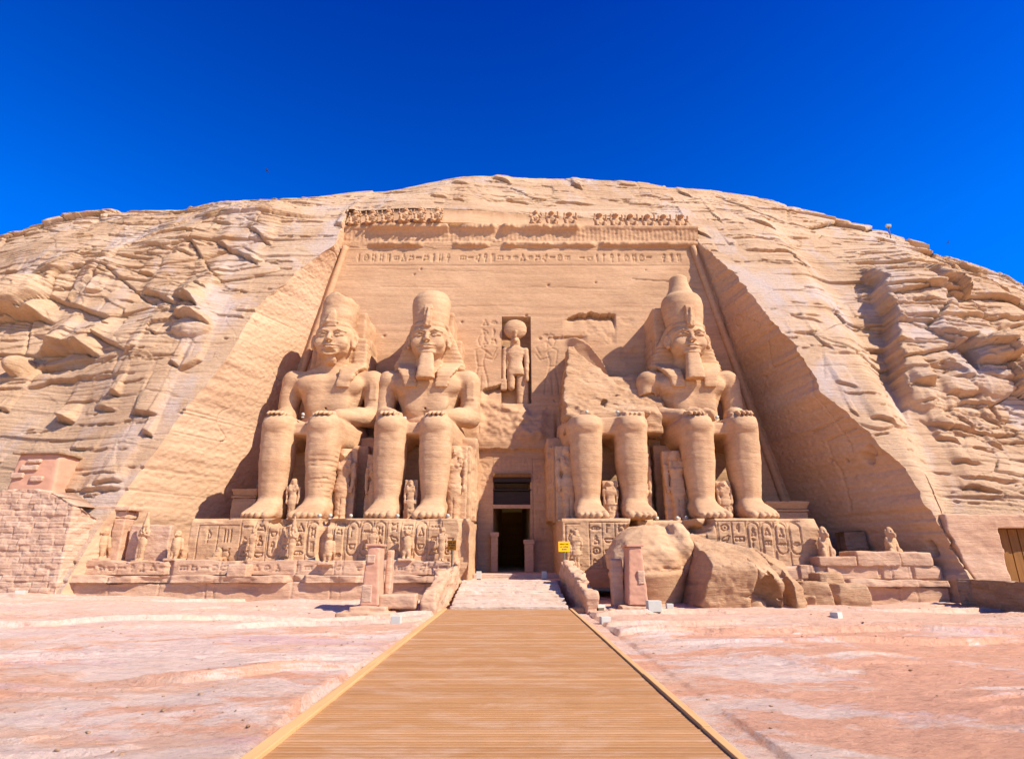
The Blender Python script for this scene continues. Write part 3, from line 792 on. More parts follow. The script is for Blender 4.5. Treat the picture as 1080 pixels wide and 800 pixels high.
# ================================================================== GROUND, WALKWAY, STEPS
def ground_mat():
    m, t, b = new_mat('forecourt_rock')
    p = wpos(t, (.16, .42, 1), (0, 0, R(-14)))
    big = noise_node(t, p, 1.0, 12, .70, .5)
    c = ramp(t, big, [(.34,(.67,.34,.19)),(.44,(.68,.41,.27)),(.50,(.71,.50,.37)),(.57,(.66,.44,.335)),(.66,(.72,.53,.40)),(.74,(.76,.61,.49))])
    lil = noise_node(t, wpos(t, (.07,.30,1), (0,0,R(-12))), 1.0, 12, .70, .3)
    lf = ramp(t, lil, [(.53,(0,0,0)),(.60,(.75,.75,.75))])
    c = mixc(t, lf, c, (.60,.345,.30))
    sand = noise_node(t, wpos(t, (.13,.34,1), (0,0,R(-9))), 1.0, 13, .72, .4)
    g = N(t, 'ShaderNodeNewGeometry'); sx = N(t, 'ShaderNodeSeparateXYZ'); t.links.new(g.outputs['Position'], sx.inputs[0])
    mr = N(t, 'ShaderNodeMapRange'); mr.inputs['From Min'].default_value = -6; mr.inputs['From Max'].default_value = 10; mr.inputs['To Min'].default_value = -.015; mr.inputs['To Max'].default_value = .07
    t.links.new(sx.outputs[0], mr.inputs['Value'])
    ad = N(t, 'ShaderNodeMath', operation='ADD'); t.links.new(sand, ad.inputs[0]); t.links.new(mr.outputs[0], ad.inputs[1])
    sf = ramp(t, ad.outputs[0], [(.515,(0,0,0)),(.56,(.9,.9,.9))])
    c = mixc(t, sf, c, (.66,.315,.175))
    # far strip by the terrace: pale trampled rock
    my = N(t, 'ShaderNodeMapRange'); my.inputs['From Min'].default_value = 21; my.inputs['From Max'].default_value = 25; t.links.new(sx.outputs[1], my.inputs['Value'])
    mf = N(t, 'ShaderNodeMath', operation='MULTIPLY'); mf.inputs[1].default_value = .6; t.links.new(my.outputs[0], mf.inputs[0])
    c = mixc(t, mf.outputs[0], c, (.68,.44,.29))
    fine = noise_node(t, wpos(t, (1,1.8,1)), 3.4, 12, .80)
    f = ramp(t, fine, [(.33,(.50,.47,.46)),(.45,(.95,.95,.95)),(.6,(1.05,1.05,1.05)),(.75,(1.2,1.2,1.2))])
    c = mixc(t, .85, c, f, 'MULTIPLY')
    t.links.new(c, b.inputs['Base Color'])
    h1 = noise_node(t, wpos(t, (1,2.2,1), (0,0,R(-10))), 1.6, 9, .72); h2 = noise_node(t, wpos(t, (1,1.6,1)), 9.0, 6, .7)
    bump(t, b, [(h1, .16), (h2, .035)])
    return m
M['ground'] = ground_mat()
GZ = -.16
def gz0(x, y):
    """smooth level of the forecourt"""
    return GZ - .0065*np.clip(x, -40, 40)*sstep(4, 34, y) + .05*sstep(26, 36, y)
def make_ground():
    def axis(lo, hi, step, far_lo, far_hi):
        a = np.arange(lo, hi, step); o = 1.16**np.arange(1, 40)
        l = lo - step*np.cumsum(o); h = hi + step*np.cumsum(o)
        return np.concatenate([l[l > far_lo][::-1], a, h[h < far_hi]])
    xs, ys = axis(-32, 32, .085, -420, 420), axis(.5, 37, .06, -420, 520)
    X, Y = np.meshgrid(xs, ys, indexing='ij')
    xr = X*math.cos(.2)+Y*math.sin(.2); yr = -X*math.sin(.2)+Y*math.cos(.2)
    k = sstep(2.8, 5.0, np.abs(X)) 
    k = np.where((Y < 31), k, 1)
    Z = gz0(X, Y)
    d = .16*fbm(X*.12, Y*.22, 1.1, 3, 101)
    # thin bedding sheets broken to low steps that run across the court
    q = yr*.36 + 1.5*vnoise(xr*.07, yr*.05, .4, 102) + .35*vnoise(xr*.3, yr*.5, .4, 103); L = np.floor(q); fr = q-L
    vis = sstep(.05, .40, vnoise(xr*.10, yr*.3, 2.2, 104))
    d += vis*.20*(sstep(0, .02, fr)*(1-fr)**1.5)
    q2 = yr*1.3+ 1.1*vnoise(xr*.25, yr*.3, .4, 105)+.4*vnoise(xr*.9, yr, .4, 106); fr2 = q2-np.floor(q2)
    vis2 = sstep(.10, .5, vnoise(xr*.16, yr*.5, 5.2, 107))
    d += vis2*.085*(sstep(0, .05, fr2)*(1-fr2)**1.5)
    d += .030*fbm(X*1.1, Y*1.8, .2, 4, 108) + .010*fbm(X*5, Y*7, .2, 2, 109)
    pit = vnoise(X*1.5, Y*2.6, .7, 110); d -= .07*sstep(.62, .85, pit)*sstep(-.1,.4, vnoise(X*.15, Y*.2, 3.3, 111))
    far = sstep(60, 140, np.hypot(X, Y))
    Z = Z + d*(.35+.65*k)*(1-far)
    Z = np.where(np.abs(X) < 3.7, np.where(Y < 30.2, np.minimum(Z, -.19), Z), Z)
    global GROUND_AT
    GROUND_AT = lambda x, y: float(Z[np.searchsorted(xs, x), np.searchsorted(ys, y)])
    o = link('ground', grid_mesh('ground', np.stack([X, Y, Z], -1)), M['ground'], None, True); tag(o, kind='structure')
make_ground()
def make_stones():
    rs = np.random.RandomState(4); V, Q = [], []; n0 = 0
    cube = np.array([(-1,-1,-1),(1,-1,-1),(1,1,-1),(-1,1,-1),(-1,-1,1),(1,-1,1),(1,1,1),(-1,1,1)], np.float32)
    fq = np.array([(3,2,1,0),(4,5,6,7),(0,1,5,4),(1,2,6,5),(2,3,7,6),(3,0,4,7)])
    for i in range(1700):
        y = 5+30*rs.rand()**.8; x = rs.uniform(-1,1)*(4+y)
        if abs(x) < 3.6 or abs(x) > 31: continue
        if vnoise(np.array([x*.3]), np.array([y*.4]), np.array([.5]), 115)[0] < -.05: continue
        r = .010+.020*rs.rand()**3; 
        v = cube*np.array([r*rs.uniform(.8,1.6), r*rs.uniform(.7,1.2), r*rs.uniform(.4,.8)])*(1+.35*rs.randn(8,3)*.6)
        a = rs.rand()*6.28; ca, sa = math.cos(a), math.sin(a)
        v = np.stack([v[:,0]*ca-v[:,1]*sa+x, v[:,0]*sa+v[:,1]*ca+y, v[:,2]+GROUND_AT(x, y)+r*.25], -1)
        V.append(v); Q.append(fq+n0); n0 += 8
    o = link('loose_stones', np_mesh('loose_stones', np.concatenate(V), np.concatenate(Q)), M['rough']); tag(o, kind='stuff')
make_stones()

def wood_mat():
    m, t, b = new_mat('boardwalk_planks')
    g = N(t, 'ShaderNodeNewGeometry'); s = N(t, 'ShaderNodeSeparateXYZ'); t.links.new(g.outputs['Position'], s.inputs[0])
    dv = N(t, 'ShaderNodeMath', operation='DIVIDE'); dv.inputs[1].default_value = PLK; t.links.new(s.outputs[1], dv.inputs[0])
    fl = N(t, 'ShaderNodeMath', operation='FLOOR'); t.links.new(dv.outputs[0], fl.inputs[0])
    wn = N(t, 'ShaderNodeTexWhiteNoise', noise_dimensions='1D'); t.links.new(fl.outputs[0], wn.inputs['W'])
    c = ramp(t, wn.outputs['Value'], [(0,(.355,.163,.060)),(.3,(.40,.19,.072)),(.8,(.42,.203,.080)),(1,(.47,.245,.110))])
    grain = noise_node(t, wpos(t, (1.6, 30, 1)), 1.0, 8, .75, .2)
    gr = ramp(t, grain, [(.3,(.66,.62,.58)),(.5,(1,1,1)),(.72,(1.2,1.19,1.17))])
    c = mixc(t, .75, c, gr, 'MULTIPLY')
    wear = noise_node(t, wpos(t, (.7, 1.6, 1)), 1.0, 9, .75, .3)
    wf = ramp(t, wear, [(.48,(0,0,0)),(.70,(.6,.6,.6))])
    c = mixc(t, wf, c, (.52,.33,.21))
    spot = noise_node(t, wpos(t, (1, 2.5, 1)), 4.0, 6, .7)
    sf = ramp(t, spot, [(.60,(0,0,0)),(.72,(.5,.5,.5))])
    c = mixc(t, sf, c, (.36,.18,.085))
    t.links.new(c, b.inputs['Base Color']); b.inputs['Roughness'].default_value = .78
    bump(t, b, [(grain, .008), (spot, .006)])
    return m
PLK = .12
M['planks'] = wood_mat()
M['edge'] = plain('boardwalk_edge_wood', (.60,.33,.13), .7, .18, 1.2, .004, 0, (6,.5,6))
BW0, BW1 = -3.12, 2.76
def make_boardwalk():
    y, pr = -14.04, []
    while y < 29.3:
        h = random.uniform(-.003, .003); y = round(y/PLK)*PLK; q = random.uniform(-.0012,.0012)
        pr += [(y+.001,-.05),(y+.003,-.004+h),(y+.010,h+q),(y+PLK-.014,h-q),(y+PLK-.009,-.004+h),(y+PLK-.007,-.05)]; y += PLK
    pr = np.array(pr)
    xs = np.array([BW0, BW1])
    V = np.stack([np.broadcast_to(xs[:,None], (2,len(pr))), np.broadcast_to(pr[:,0], (2,len(pr))), np.broadcast_to(pr[:,1], (2,len(pr)))], -1)
    o = link('boardwalk', grid_mesh('boardwalk', V), M['planks']); tag(o, kind='structure')
    k = MB()
    yy = -14.0
    while yy < 29.2:
        e = min(yy+3.9, 29.38)
        for x0, x1, zt in ((BW0-.20, BW0-.004, .055), (BW1+.004, BW1+.13, .05)):
            k.box(x0, x1, yy+.006, e-.006, -.24, zt+random.uniform(-.008,.008))
        yy = e
    k.box(BW0-.1, BW1+.1, 29.30, 29.40, -.3, -.06)
    o = k.build('boardwalk_edging', M['edge'], None, bevel=.012); tag(o, kind='structure')
make_boardwalk()

# steps: broad worn treads
def step_mat():
    return sandstone('worn_step_stone', (.52,.35,.235), (.59,.41,.285), (.64,.47,.35), .2, .02, big=.8)
M['step'] = step_mat()
st = []
n = 8
for i in range(n):
    y0 = 29.45 + i*(36.6-29.45)/n
    st.append((-3.05+.05*random.random(), 2.72, y0, 38.6 if i == n-1 else y0+(36.6-29.45)/n+.25, -.5, .02+1.0*(i+1)/n-.02))
o = cut_blocks(st, .05, .035, 61, M['step'], 'stairway', r=.03)
tag(o, 'broad worn sandstone steps rising from the boardwalk to the doorway', 'stairs')
o = MB().box(-2.72,3.32,38.2,46.6,-.4,.99).box(-2.66,3.26,41.2,47.5,-.4,1.27).build('passage_floor', M['step'], None, bevel=.03); tag(o, kind='structure')

def parapet(name, label, x0, x1, flare, seed):
    # sloping block beside the steps
    f = Field((min(x0,x0+flare)-.2, 28.6, -.5), (max(x1,x1+flare)+.2, 37.2, 2.6), .06)
    cx, w = (x0+x1)/2, (x1-x0)/2
    f.loft([(28.9, cx+flare, .15, w*1.05, .62), (30.2, cx+flare*.75, .25, w, .72), (33, cx+flare*.4, .55, w, 1.0), (36.9, cx, .85, w*.9, 1.25)], 7, .05, 'y', cap=.06)
    f.erode(.09, 1.0, seed)
    return tag(f.build(name, M['plinth']), label, 'parapet')
parapet('stair_parapet', 'sloping stone parapet on the left edge of the steps', -3.75, -3.12, -.55, 71)
parapet('stair_parapet', 'broken sloping stone parapet on the right edge of the steps', 2.95, 3.62, .55, 72)

# ================================================================== TERRACES
TF = 36.0
def terrace(name, label, x0, x1, ztop, gaps, glyphs, seed):
    th = thing(name, label, 'terrace wall', ((x0+x1)/2, TF, -.3))
    h = .055
    def strip(nm, xa, xb, za, zb, yf, rough, inscr=False, breaks=(), lip=None):
        xs = np.arange(xa, xb, .07); zs = np.arange(za, zb+.01, .05)
        X, Z = np.meshgrid(xs, zs, indexing='ij')
        C = np.zeros_like(X)
        if inscr: inscribe(C, X, Z, xa+.1, xb-.1, za+.1, zb-.12, .62, .62, .07, .055, seed, rules=False)
        D = rough*fbm(X*.7, 2, Z*1.4, 4, seed+1) + C
        jn = X/2.6+.4*n1(np.floor(X/2.6)*3.3, seed); fj = jn-np.floor(jn)
        D += .08*(1-sstep(0, .02, np.minimum(fj, 1-fj)))
        for a, b2, dp in breaks: D += dp*sstep(a-.05, a+.12, X)*sstep(b2+.05, b2-.12, X)*(.8+.4*vnoise(X*2, 0, Z*2, seed+3))
        zt = Z + .06*fbm(X*.8, 7, 0*X, 3, seed+2)*(Z > zb-.06)
        # front, then top turned back
        top = np.stack([xs, np.full_like(xs, yf+3.2), zt[:,-1]-.02], -1)[:,None]
        mid = np.stack([xs, yf+D[:,-1]+.05, zt[:,-1]+.015], -1)[:,None]
        V = np.concatenate([np.stack([X, yf+D, zt], -1), mid, top], 1)
        bot = np.stack([xs, np.full_like(xs, yf+1.4), np.full_like(xs, za)], -1)[:,None]
        V = np.concatenate([bot, V], 1)
        ea = V[:1].copy(); ea[...,1] = yf+3.2; eb = V[-1:].copy(); eb[...,1] = yf+3.2
        V = np.concatenate([ea, V, eb], 0)
        into(link(nm, grid_mesh(nm, V), M['plinth'], None, False), th)
    strip('plinth', x0, x1, -.6, .92+ztop, TF, .05, False, gaps[0])
    strip('cornice', x0+.05, x1-.02, .92+ztop, 1.36+ztop, TF-.30, .10, False, gaps[1])
    strip('inscribed_course', x0+.3, x1-.02, 1.36+ztop, 2.17+ztop, TF+.38, .05, glyphs, gaps[2])
    return th
terrace('terrace_wall', 'long pink sandstone terrace wall with inscribed course left of the steps', -27.6, -3.75, 0,
    ([], [(-13.5,-12.3,.5),(-17.3,-14.3,-.1),(-22.5,-20.3,.22),(-9.2,-8.0,.4)], [(-9.0,-8.5,.9),(-16.8,-16.2,.2),(-21.0,-20.6,.3)]), True, 81)
terrace('terrace_wall', 'short pink sandstone terrace wall beside the shaded recess at right', 17.2, 26.0, -.22,
    ([], [(17.2,20,.35),(24,26,.25)], [(22.2,22.5,.15),(24.2,24.4,.2)]), False, 82)

# ================================================================== PEDESTALS OF THE SEATED KINGS
PZ = 4.75
PF = 37.35
def pedestal(label, x0, x1, seed, panels, breaks):
    th = thing('statue_pedestal', label, 'pedestal', ((x0+x1)/2, PF, .6))
    xs = np.arange(x0, x1+.03, .045); zs = np.concatenate([np.arange(.6, PZ-.12, .042), [PZ-.10, PZ-.05, PZ-.015, PZ]])
    X, Z = np.meshgrid(xs, zs, indexing='ij')
    C = np.zeros_like(X)
    for a, b, z0, z1, cw, ch, cart, s in panels: inscribe(C, X, Z, a, b, z0, z1, cw, ch, .10, .050, s, True, cart)
    D = .05*fbm(X*.5, 2, Z*.8, 4, seed+1)+.02*fbm(X*2.5, 2, Z*3, 2, seed+2) + C
    D += np.where(Z > PZ-.12, (Z-PZ+.12)*.8, 0)
    for bx, bz, rx, rz, dp in breaks: D += dp*sstep(1, .55, np.sqrt(((X-bx)/rx)**2+((Z-bz)/rz)**2)+.3*vnoise(X*1.5, 1, Z*1.5, seed+5))
    chip = vnoise(X*.8, 3, 0*X, seed+7); D += .35*sstep(.35,.8,chip)*sstep(PZ-.7, PZ, Z)
    V = np.stack([X, PF+D, Z], -1)
    yb = np.linspace(0, 1, 24)
    top = np.stack([np.stack([xs, PF+D[:,-1]*(1-t)+.02+t*10.3, np.full_like(xs, PZ)+.02*fbm(xs*.6, t*9+0*xs, 0*xs, 2, seed+8)], -1) for t in yb], 1)
    V = np.concatenate([V, top], 1)
    def end(i, sgn):
        e = V[i]; out = []
        for t in np.linspace(1, 0, 30):
            q = e.copy(); yy = PF+10.3*t; q[:,1] = np.maximum(e[:,1], np.minimum(yy+0*e[:,1], PF+10.4)); q[:,0] = e[:,0]+sgn*(.04*fbm(yy*.7+0*e[:,2], 3, e[:,2], 3, seed+9)); out.append(q)
        return np.stack(out, 0)
    V = np.concatenate([end(0, -1), V, end(-1, 1)[::-1]], 0)
    into(link('inscribed_block', grid_mesh('inscribed_block', V), M['statue'], None, False), th)
    return th
pedestal('long carved pedestal under the two seated kings left of the doorway', -20.4, -2.7, 84,
    [(-19.9,-17.4,1.9,4.3,1.0,1.1,.3,1),(-17.2,-12.2,1.4,4.6,.82,.66,.35,2),(-11.4,-3.6,1.6,4.6,.86,.62,.4,3)],
    [(-12.0,3.2,.35,2.2,.5),(-14.8,4.5,1.0,.35,.6),(-19.0,4.7,1.6,.2,.3),(-11.2,4.5,1.0,.35,.35),(-3.1,2.8,.45,2.4,.35)])
pedestal('carved pedestal under the broken colossus and its neighbour right of the doorway', 3.2, 19.5, 85,
    [(3.4,4.3,1.9,4.4,.9,.9,0,5),(4.9,7.35,1.7,4.5,.8,.62,.25,6),(12.2,18.4,1.7,4.55,.88,.62,.4,7)],
    [(10.0,4.2,2.6,1.2,2.2),(8.2,2.0,.5,3,1.5),(10,1.4,3.0,2.2,1.2)])

# ================================================================== SEATED COLOSSI
def colossus(label, x, kind, lx=0.0, ay=-1.2):
    """kind: 'worn' (1), 'short' (2), 'broken' (3), 'tall' (4)"""
    th = thing('colossus', label, 'statue', (x, 43.4, PZ))
    zb = 10.2 if kind == 'broken' else 13.8
    f = Field((-4.9, -6.0, 0), (4.9, 3.8, zb), .085)
    # ---- legs (set forward of the trunk on the long thighs)
    q = .962
    for s in (-1, 1):
        c = s*1.62 + lx
        f.loft([(z*q,c,y+ay,r1,r2) for z, y, r1, r2 in [(.2,-1.45,.92,1.10),(.9,-1.5,.86,1.02),(1.6,-1.5,.86,1.0),(2.8,-1.5,1.0,1.14),(4.2,-1.5,1.14,1.28),(5.3,-1.6,1.15,1.28),(6.2,-1.75,1.09,1.2),(6.9,-1.8,1.13,1.22),(7.45,-1.75,1.08,1.14),(7.75,-1.6,.92,.95)]], 2.6, .2, cap=.35)
        f.ell((c, -2.85+ay, 6.85*q), (.78,.30,.50), .3)
        f.ell((c-.42*s, -2.55+ay, 6.15*q), (.30,.25,.42), .3); f.ell((c+.42*s, -2.55+ay, 6.15*q), (.30,.25,.42), .3)
        f.cone((c, -2.60+ay, 5.8*q), (c, -2.33+ay, 1.5), .22, .12, .3)
        f.ell((c+.78*s, -1.45+ay, 1.0), (.22,.3,.28), .15); f.ell((c-.78*s, -1.45+ay, 1.0), (.22,.3,.28), .15)
        f.loft([(-2.3+ay,c,6.3,1.1,1.1),(-.5+ay,c-lx*.2,6.35,1.22,1.2),(1.8,s*1.75,6.5,1.4,1.3)], 2.8, .25, 'y', cap=.3)
        f.loft([(t+ay,c,zz,r1,r2) for t, zz, r1, r2 in [(-4.1,.22,1.0,.30),(-3.6,.36,1.06,.42),(-2.9,.55,.98,.62),(-2.1,.75,.88,.85),(-1.2,.75,.84,.85),(-.4,.5,.72,.6)]], 2.4, .3, 'y', cap=.2)
        for ox, r, ad in [(-.78,.29,.0),(-.33,.24,.12),(.06,.225,.05),(.42,.215,-.08),(.76,.21,-.26)]:
            tx = c + s*ox
            f.cone((tx, -3.5+ay, .38), (tx, -4.28-ad+ay, .22), r, r*.92, .05); f.ell((tx, -4.38-ad+ay, .30), (r*.7,.12,.13), .04)
    f.loft([(-2.15+ay,lx,6.45,1.4,.40),(-1.2+ay,lx*.8,6.5,2.2,.6),(1.4,0,6.7,2.6,.95)], 6, .12, 'y', cap=.1)     # kilt between the thighs
    if kind != 'broken':
        # ---- torso
        f.loft([(6.4,0,1.9,2.75,1.6),(7.4,0,1.8,2.5,1.5),(8.3,0,1.75,2.15,1.38),(9.1,0,1.7,2.15,1.38),(10.2,0,1.7,2.6,1.5),(11.2,0,1.7,3.05,1.5),(11.9,0,1.75,3.1,1.25),(12.4,0,1.8,2.2,1.0),(12.8,0,1.8,1.2,.9)], 2.5, .25)
        for s in (-1, 1):
            f.ell((s*1.25, .55, 10.85), (1.4,.62,.85), .4); f.ell((s*1.25, .05, 10.55), (.12,.12,.12), .08)
            f.ell((s*.85, .35, 9.3), (.8,.3,1.0), .5)
            f.ell((s*3.2, 1.6, 11.45), (1.0,1.05,.92), .4)
            f.loft([(8.0,s*3.45,1.5,.72,.88),(9.2,s*3.48,1.6,.77,.95),(10.3,s*3.45,1.65,.82,.95),(11.5,s*3.3,1.65,.86,.92)], 2.3, .22, cap=.3)
            f.path([(s*3.45,1.45,8.35),(s*2.85+lx*.4,.0,8.1),(s*2.0+lx*.8,-1.5,7.82)], [.86,.72,.52], .2)
            # hand flat on the thigh: palm, four fingers, thumb
            hx, hy, hz = s*1.75+lx, ay*.85, -.27
            f.box((hx,-1.85+hy,7.86+hz), (.62,.70,.22), .16, .18, rot=(R(6),0,s*R(12)))
            for k, (o, ln) in enumerate(((-.46,.80),(-.16,.95),(.15,.92),(.45,.74))):
                a = (hx+o, -2.25+hy, 7.84+hz); f.path([a, (a[0]-s*.03, a[1]-ln*.6, a[2]-.04), (a[0]-s*.04, a[1]-ln, a[2]-.20)], [.15,.14,.115], .03)
            f.path([(hx-s*.53,-1.6+hy,7.86+hz),(hx-s*.77,-2.15+hy,7.76+hz),(hx-s*.81,-2.6+hy,7.66+hz)], [.2,.17,.13], .06)
        f.cone((0,1.7,12.2), (0,1.35,13.6), 1.15, 1.05, .3)
        f.loft([(7.75,0,1.72,2.35,1.48),(8.25,0,1.72,2.28,1.46)], 2.5, .04)      # belt
        f.ell((0,.34,8.85), (.09,.2,.12), .06, True)
        f.box((3.5,.72,10.4), (.34,.12,.75), .08, .06) if kind in ('worn','short') else None
    else:
        # broken lap, a few stumps of fingers on the right knee
        f.loft([(-2.2+ay,lx,6.75,2.7,.50),(1.8,0,7.2,3.2,.9)], 4, .2, 'y')
        hx = 1.75+lx
        f.box((hx,-2.9,7.5), (.85,.7,.26), .12, .12, rot=(R(8),0,R(8)))
        for o in (-.5,-.17,.16,.48): f.cone((hx+o,-3.2,7.5), (hx+o,-3.85,7.4), .17, .15, .04)
    f.cut((0,0,-1), 0)
    f.erode(.016, 1.1, int(x*10)+300, .022)
    if kind == 'worn':       # spalled right calf: thin beds weathered back
        ii = np.nonzero(np.abs(f.D) < .35); x_, y_, z_ = f.ax[0][ii[0]], f.ax[1][ii[1]], f.ax[2][ii[2]]
        mk = sstep(1.15, .65, np.sqrt(((x_-(1.9+lx))/1.3)**2+((y_+2.7)/1.6)**2+((z_-3.6)/2.5)**2)+.25*vnoise(x_*1.2, y_, z_*1.2, 12))
        lay = z_*3.1+.5*vnoise(x_*.6, y_*.6, z_*.5, 13); fr = lay-np.floor(lay)
        f.D[ii] += (mk*(.05+.13*fr*(.5+.5*vnoise(x_*1.4, y_*1.4, np.floor(lay)*1.7, 14)))).astype(np.float32)
    if kind == 'tall':
        f.box((-3.75,1.2,9.4), (1.0,1.6,.75), .15, .06, True, rot=(0,R(-14),0))
    if kind == 'tall':
        f.put(lambda x_,y_,z_: (np.sqrt(((x_+.1)/1.25)**2+((y_+.6)/.9)**2+((z_-8.05)/.75)**2)-1)*.7+.22*vnoise(x_*1.3,y_*1.3,z_*1.6,19)+.1*vnoise(x_*3,y_*3,z_*3,20), (-1.5,-1.7,7.2), (1.4,.4,9.0), .05)
    f.build('body', M['statue'], th)

    # ---- throne and back slab
    g = Field((-4.6,-.6,0), (4.6,6.5,16 if kind != 'broken' else 7), .12)
    g.box((0,2.6,2.9), (3.75,2.9,2.9), .12)
    g.box((0,3.0,3.4), (4.1,2.4,3.2), .1); g.box((4.1,1.0,2.9), (.1,.6,2.3), .03, .02, True); g.box((-4.1,1.0,2.9), (.1,.6,2.3), .03, .02, True)
    if kind != 'broken':
        g.box((0,4.6,4.4), (4.1,1.2,4.4), .2); g.box((0,4.4,8.0), (2.55,1.7,7.6), .15)
    g.erode(.07, .8, int(x*7)+51, .04)
    g.build('throne', M['facade'], th)
    if kind == 'broken':
        r = Field((-4.6,-3.2,6.0), (5.6,6.5,16.2), .10)
        # tall splinter at the left falling away to the right
        def slab(x_, y_, z_):
            jag = .45*vnoise(x_*.9, y_*.5, .3, 405)+.25*vnoise(x_*2.1, y_*1.1, .7, 406)
            ztop = np.interp(x_, [-2.9,-2.2,-1.5,-.9,.2,1.1,2.0,2.8,3.6,4.5], [9.5,14.6,15.0,13.9,12.9,12.0,11.0,10.2,9.5,8.6]) + jag*.7
            pl = 7.75 + 1.95*(y_+1.0) - .30*x_ + .22*vnoise(x_*.35, y_*.35, z_*.35, 407)     # the main split face
            pl2 = 8.6 + .9*(y_+1.2) + .55*np.abs(vnoise(x_*.5, 0*y_, z_*.2, 408))
            d = np.maximum((z_-ztop)*.75, (z_-np.maximum(pl, pl2))*.5)
            side = (-2.95-x_+.11*(z_-7)+.18*vnoise(x_*.4, y_*.6, z_*.5, 409)); d = np.maximum(d, np.maximum(side, x_-4.4))
            d = np.maximum(d, np.maximum(-2.0-y_, 6.4-z_))
            z3 = np.minimum(12.7+.5*vnoise(x_*.6,y_*.4,.2,412), 12.4-1.5*np.maximum(2.6-y_,0)+.35*vnoise(x_*.8,y_*.8,.4,413))
            return np.minimum(d, np.maximum(np.maximum((z_-z3)*.6, np.maximum(.6-x_, x_-5.3)), np.maximum(.2-y_, 6.4-z_)))
        r.put(slab, (-4.5,-2.2,6.2), (5.5,6.4,15.9), .05)
        for c, q in (((-1.3,-1.7,7.7),(1.0,.6,.40)),((2.3,-1.9,7.8),(1.5,.8,.50)),((3.3,-.9,8.2),(.9,.9,.5)),((.9,-.6,8.3),(.8,.6,.4)),((-2.3,-2.0,7.6),(.8,.6,.35))): r.ell(c, q, .12, rz=c[0])
        r.box((.3,-.6,9.0),(.16,.6,.45), .03, .05, True, rot=(0,R(25),0))
        r.erode(.09, 1.4, 403, .05)
        r.build('broken_trunk', M['rough'], th)
        return th

    # ---- head
    H = 14.55
    h = Field((-1.9,-1.2,12.5), (1.9,2.4,16.6), .055)
    h.ell((0,.80,14.75), (1.28,1.35,1.60), .1); h.ell((0,.45,13.95), (1.12,1.05,.92), .35); h.ell((0,.62,15.2),(1.30,1.28,1.0), .3)
    h.cone((0,1.6,12.4), (0,1.1,13.6), 1.0, .95, .25)
    h.ell((0,-.36,13.36), (.56,.34,.30), .25)                                        # chin
    for s in (-1, 1):
        h.ell((s*.70,-.20,14.20), (.46,.36,.50), .25)                                # cheek
        h.ell((s*.54,-.60,14.88), (.46,.22,.17), .12, True)                          # socket
        h.ell((s*.54,-.40,14.84), (.40,.20,.135), .03)                               # eyeball
        h.path([(s*.16,-.58,14.86),(s*.50,-.66,15.01),(s*.98,-.34,14.86)], [.04,.045,.035], .03)   # upper lid
        h.path([(s*.16,-.58,14.80),(s*.52,-.60,14.69),(s*.98,-.34,14.80)], [.028,.032,.028], .03)
        h.path([(s*.18,-.66,15.17),(s*.55,-.64,15.24),(s*1.05,-.26,15.14)], [.045,.05,.035], .10)   # brow
        # ear
        h.ell((s*1.42,.55,14.62), (.20,.36,.56), .08, rz=s*R(-25)); h.ell((s*1.55,.36,14.70), (.12,.20,.33), .05, True)
        h.ell((s*1.40,.45,14.10), (.16,.22,.2), .08)
        h.ell((s*.17,-.82,14.27), (.11,.18,.10), .06)                                # nostril wing
        h.ell((s*.30,-.46,14.0), (.3,.2,.1), .1)
    h.cone((0,-.55,15.06), (0,-.92,14.36), .11, .16, .12)                            # nose
    h.path([(-.58,-.42,13.89),(-.18,-.73,13.92),(0,-.73,13.90),(.18,-.73,13.92),(.58,-.42,13.89)], [.05,.095,.09,.095,.05], .05)
    h.path([(-.50,-.46,13.76),(-.15,-.69,13.69),(.15,-.69,13.69),(.50,-.46,13.76)], [.06,.115,.115,.06], .05)
    h.path([(-.64,-.46,13.83),(0,-.84,13.795),(.64,-.46,13.83)], [.035,.035,.035], .03, sub=True)
    if kind == 'worn': h.ell((.1,-.75,13.35), (.5,.35,.22), .1, True)
    h.erode(.008, 2.0, int(x*9)+71, .02)
    hm = h.mesh('head'); V = h.V.copy(); V[:,0] *= 1.17
    hm.vertices.foreach_set('co', np.ascontiguousarray(V, np.float32).ravel()); hm.update()
    link('head', hm, M['statue'], th, True)

    # ---- striped headcloth
    n = Field((-3.5,-.9,10.4), (3.5,4.6,16.7), .075)
    if kind == 'worn':
        n.loft([(12.0,.2,2.3,2.0,.8),(13.2,.25,2.1,1.95,.8),(14.6,.1,2.0,1.75,.9),(15.9,0,1.35,1.55,1.35)], 3, .15)
        n.box((2.05,1.7,13.6),(.55,.5,1.6),.2,.2)
    else:
        n.loft([(11.2,0,2.2,2.7,.6),(12.3,0,2.1,2.95,.70),(13.0,0,2.0,2.92,.66),(14.6,0,1.85,2.25,.80),(15.5,0,1.6,1.80,1.05),(16.0,0,1.25,1.55,1.35)], 4.5, .12, cap=.08)
    n.loft([(15.42,0,.82,1.36,1.38),(15.75,0,.84,1.43,1.46),(16.05,0,.9,1.42,1.44)], 2.1, .06, cap=.06)  # brow band
    for s in (-1, 1):
        if kind == 'worn' and s < 0: continue
        n.loft([(10.5,s*1.22,.0,.50,.26),(11.4,s*1.36,.04,.60,.28),(12.1,s*1.60,.50,.78,.38),(12.9,s*1.85,1.75,.80,.45)], 6, .25, cap=.04)
    n.ell((0,.45,14.40), (1.62,1.30,1.22), .10, True)                                 # opening for the face
    n.box((0,-.5,14.45), (1.5,1.0,1.0), .3, .05, True)
    i = np.nonzero(np.abs(n.D) < .3)
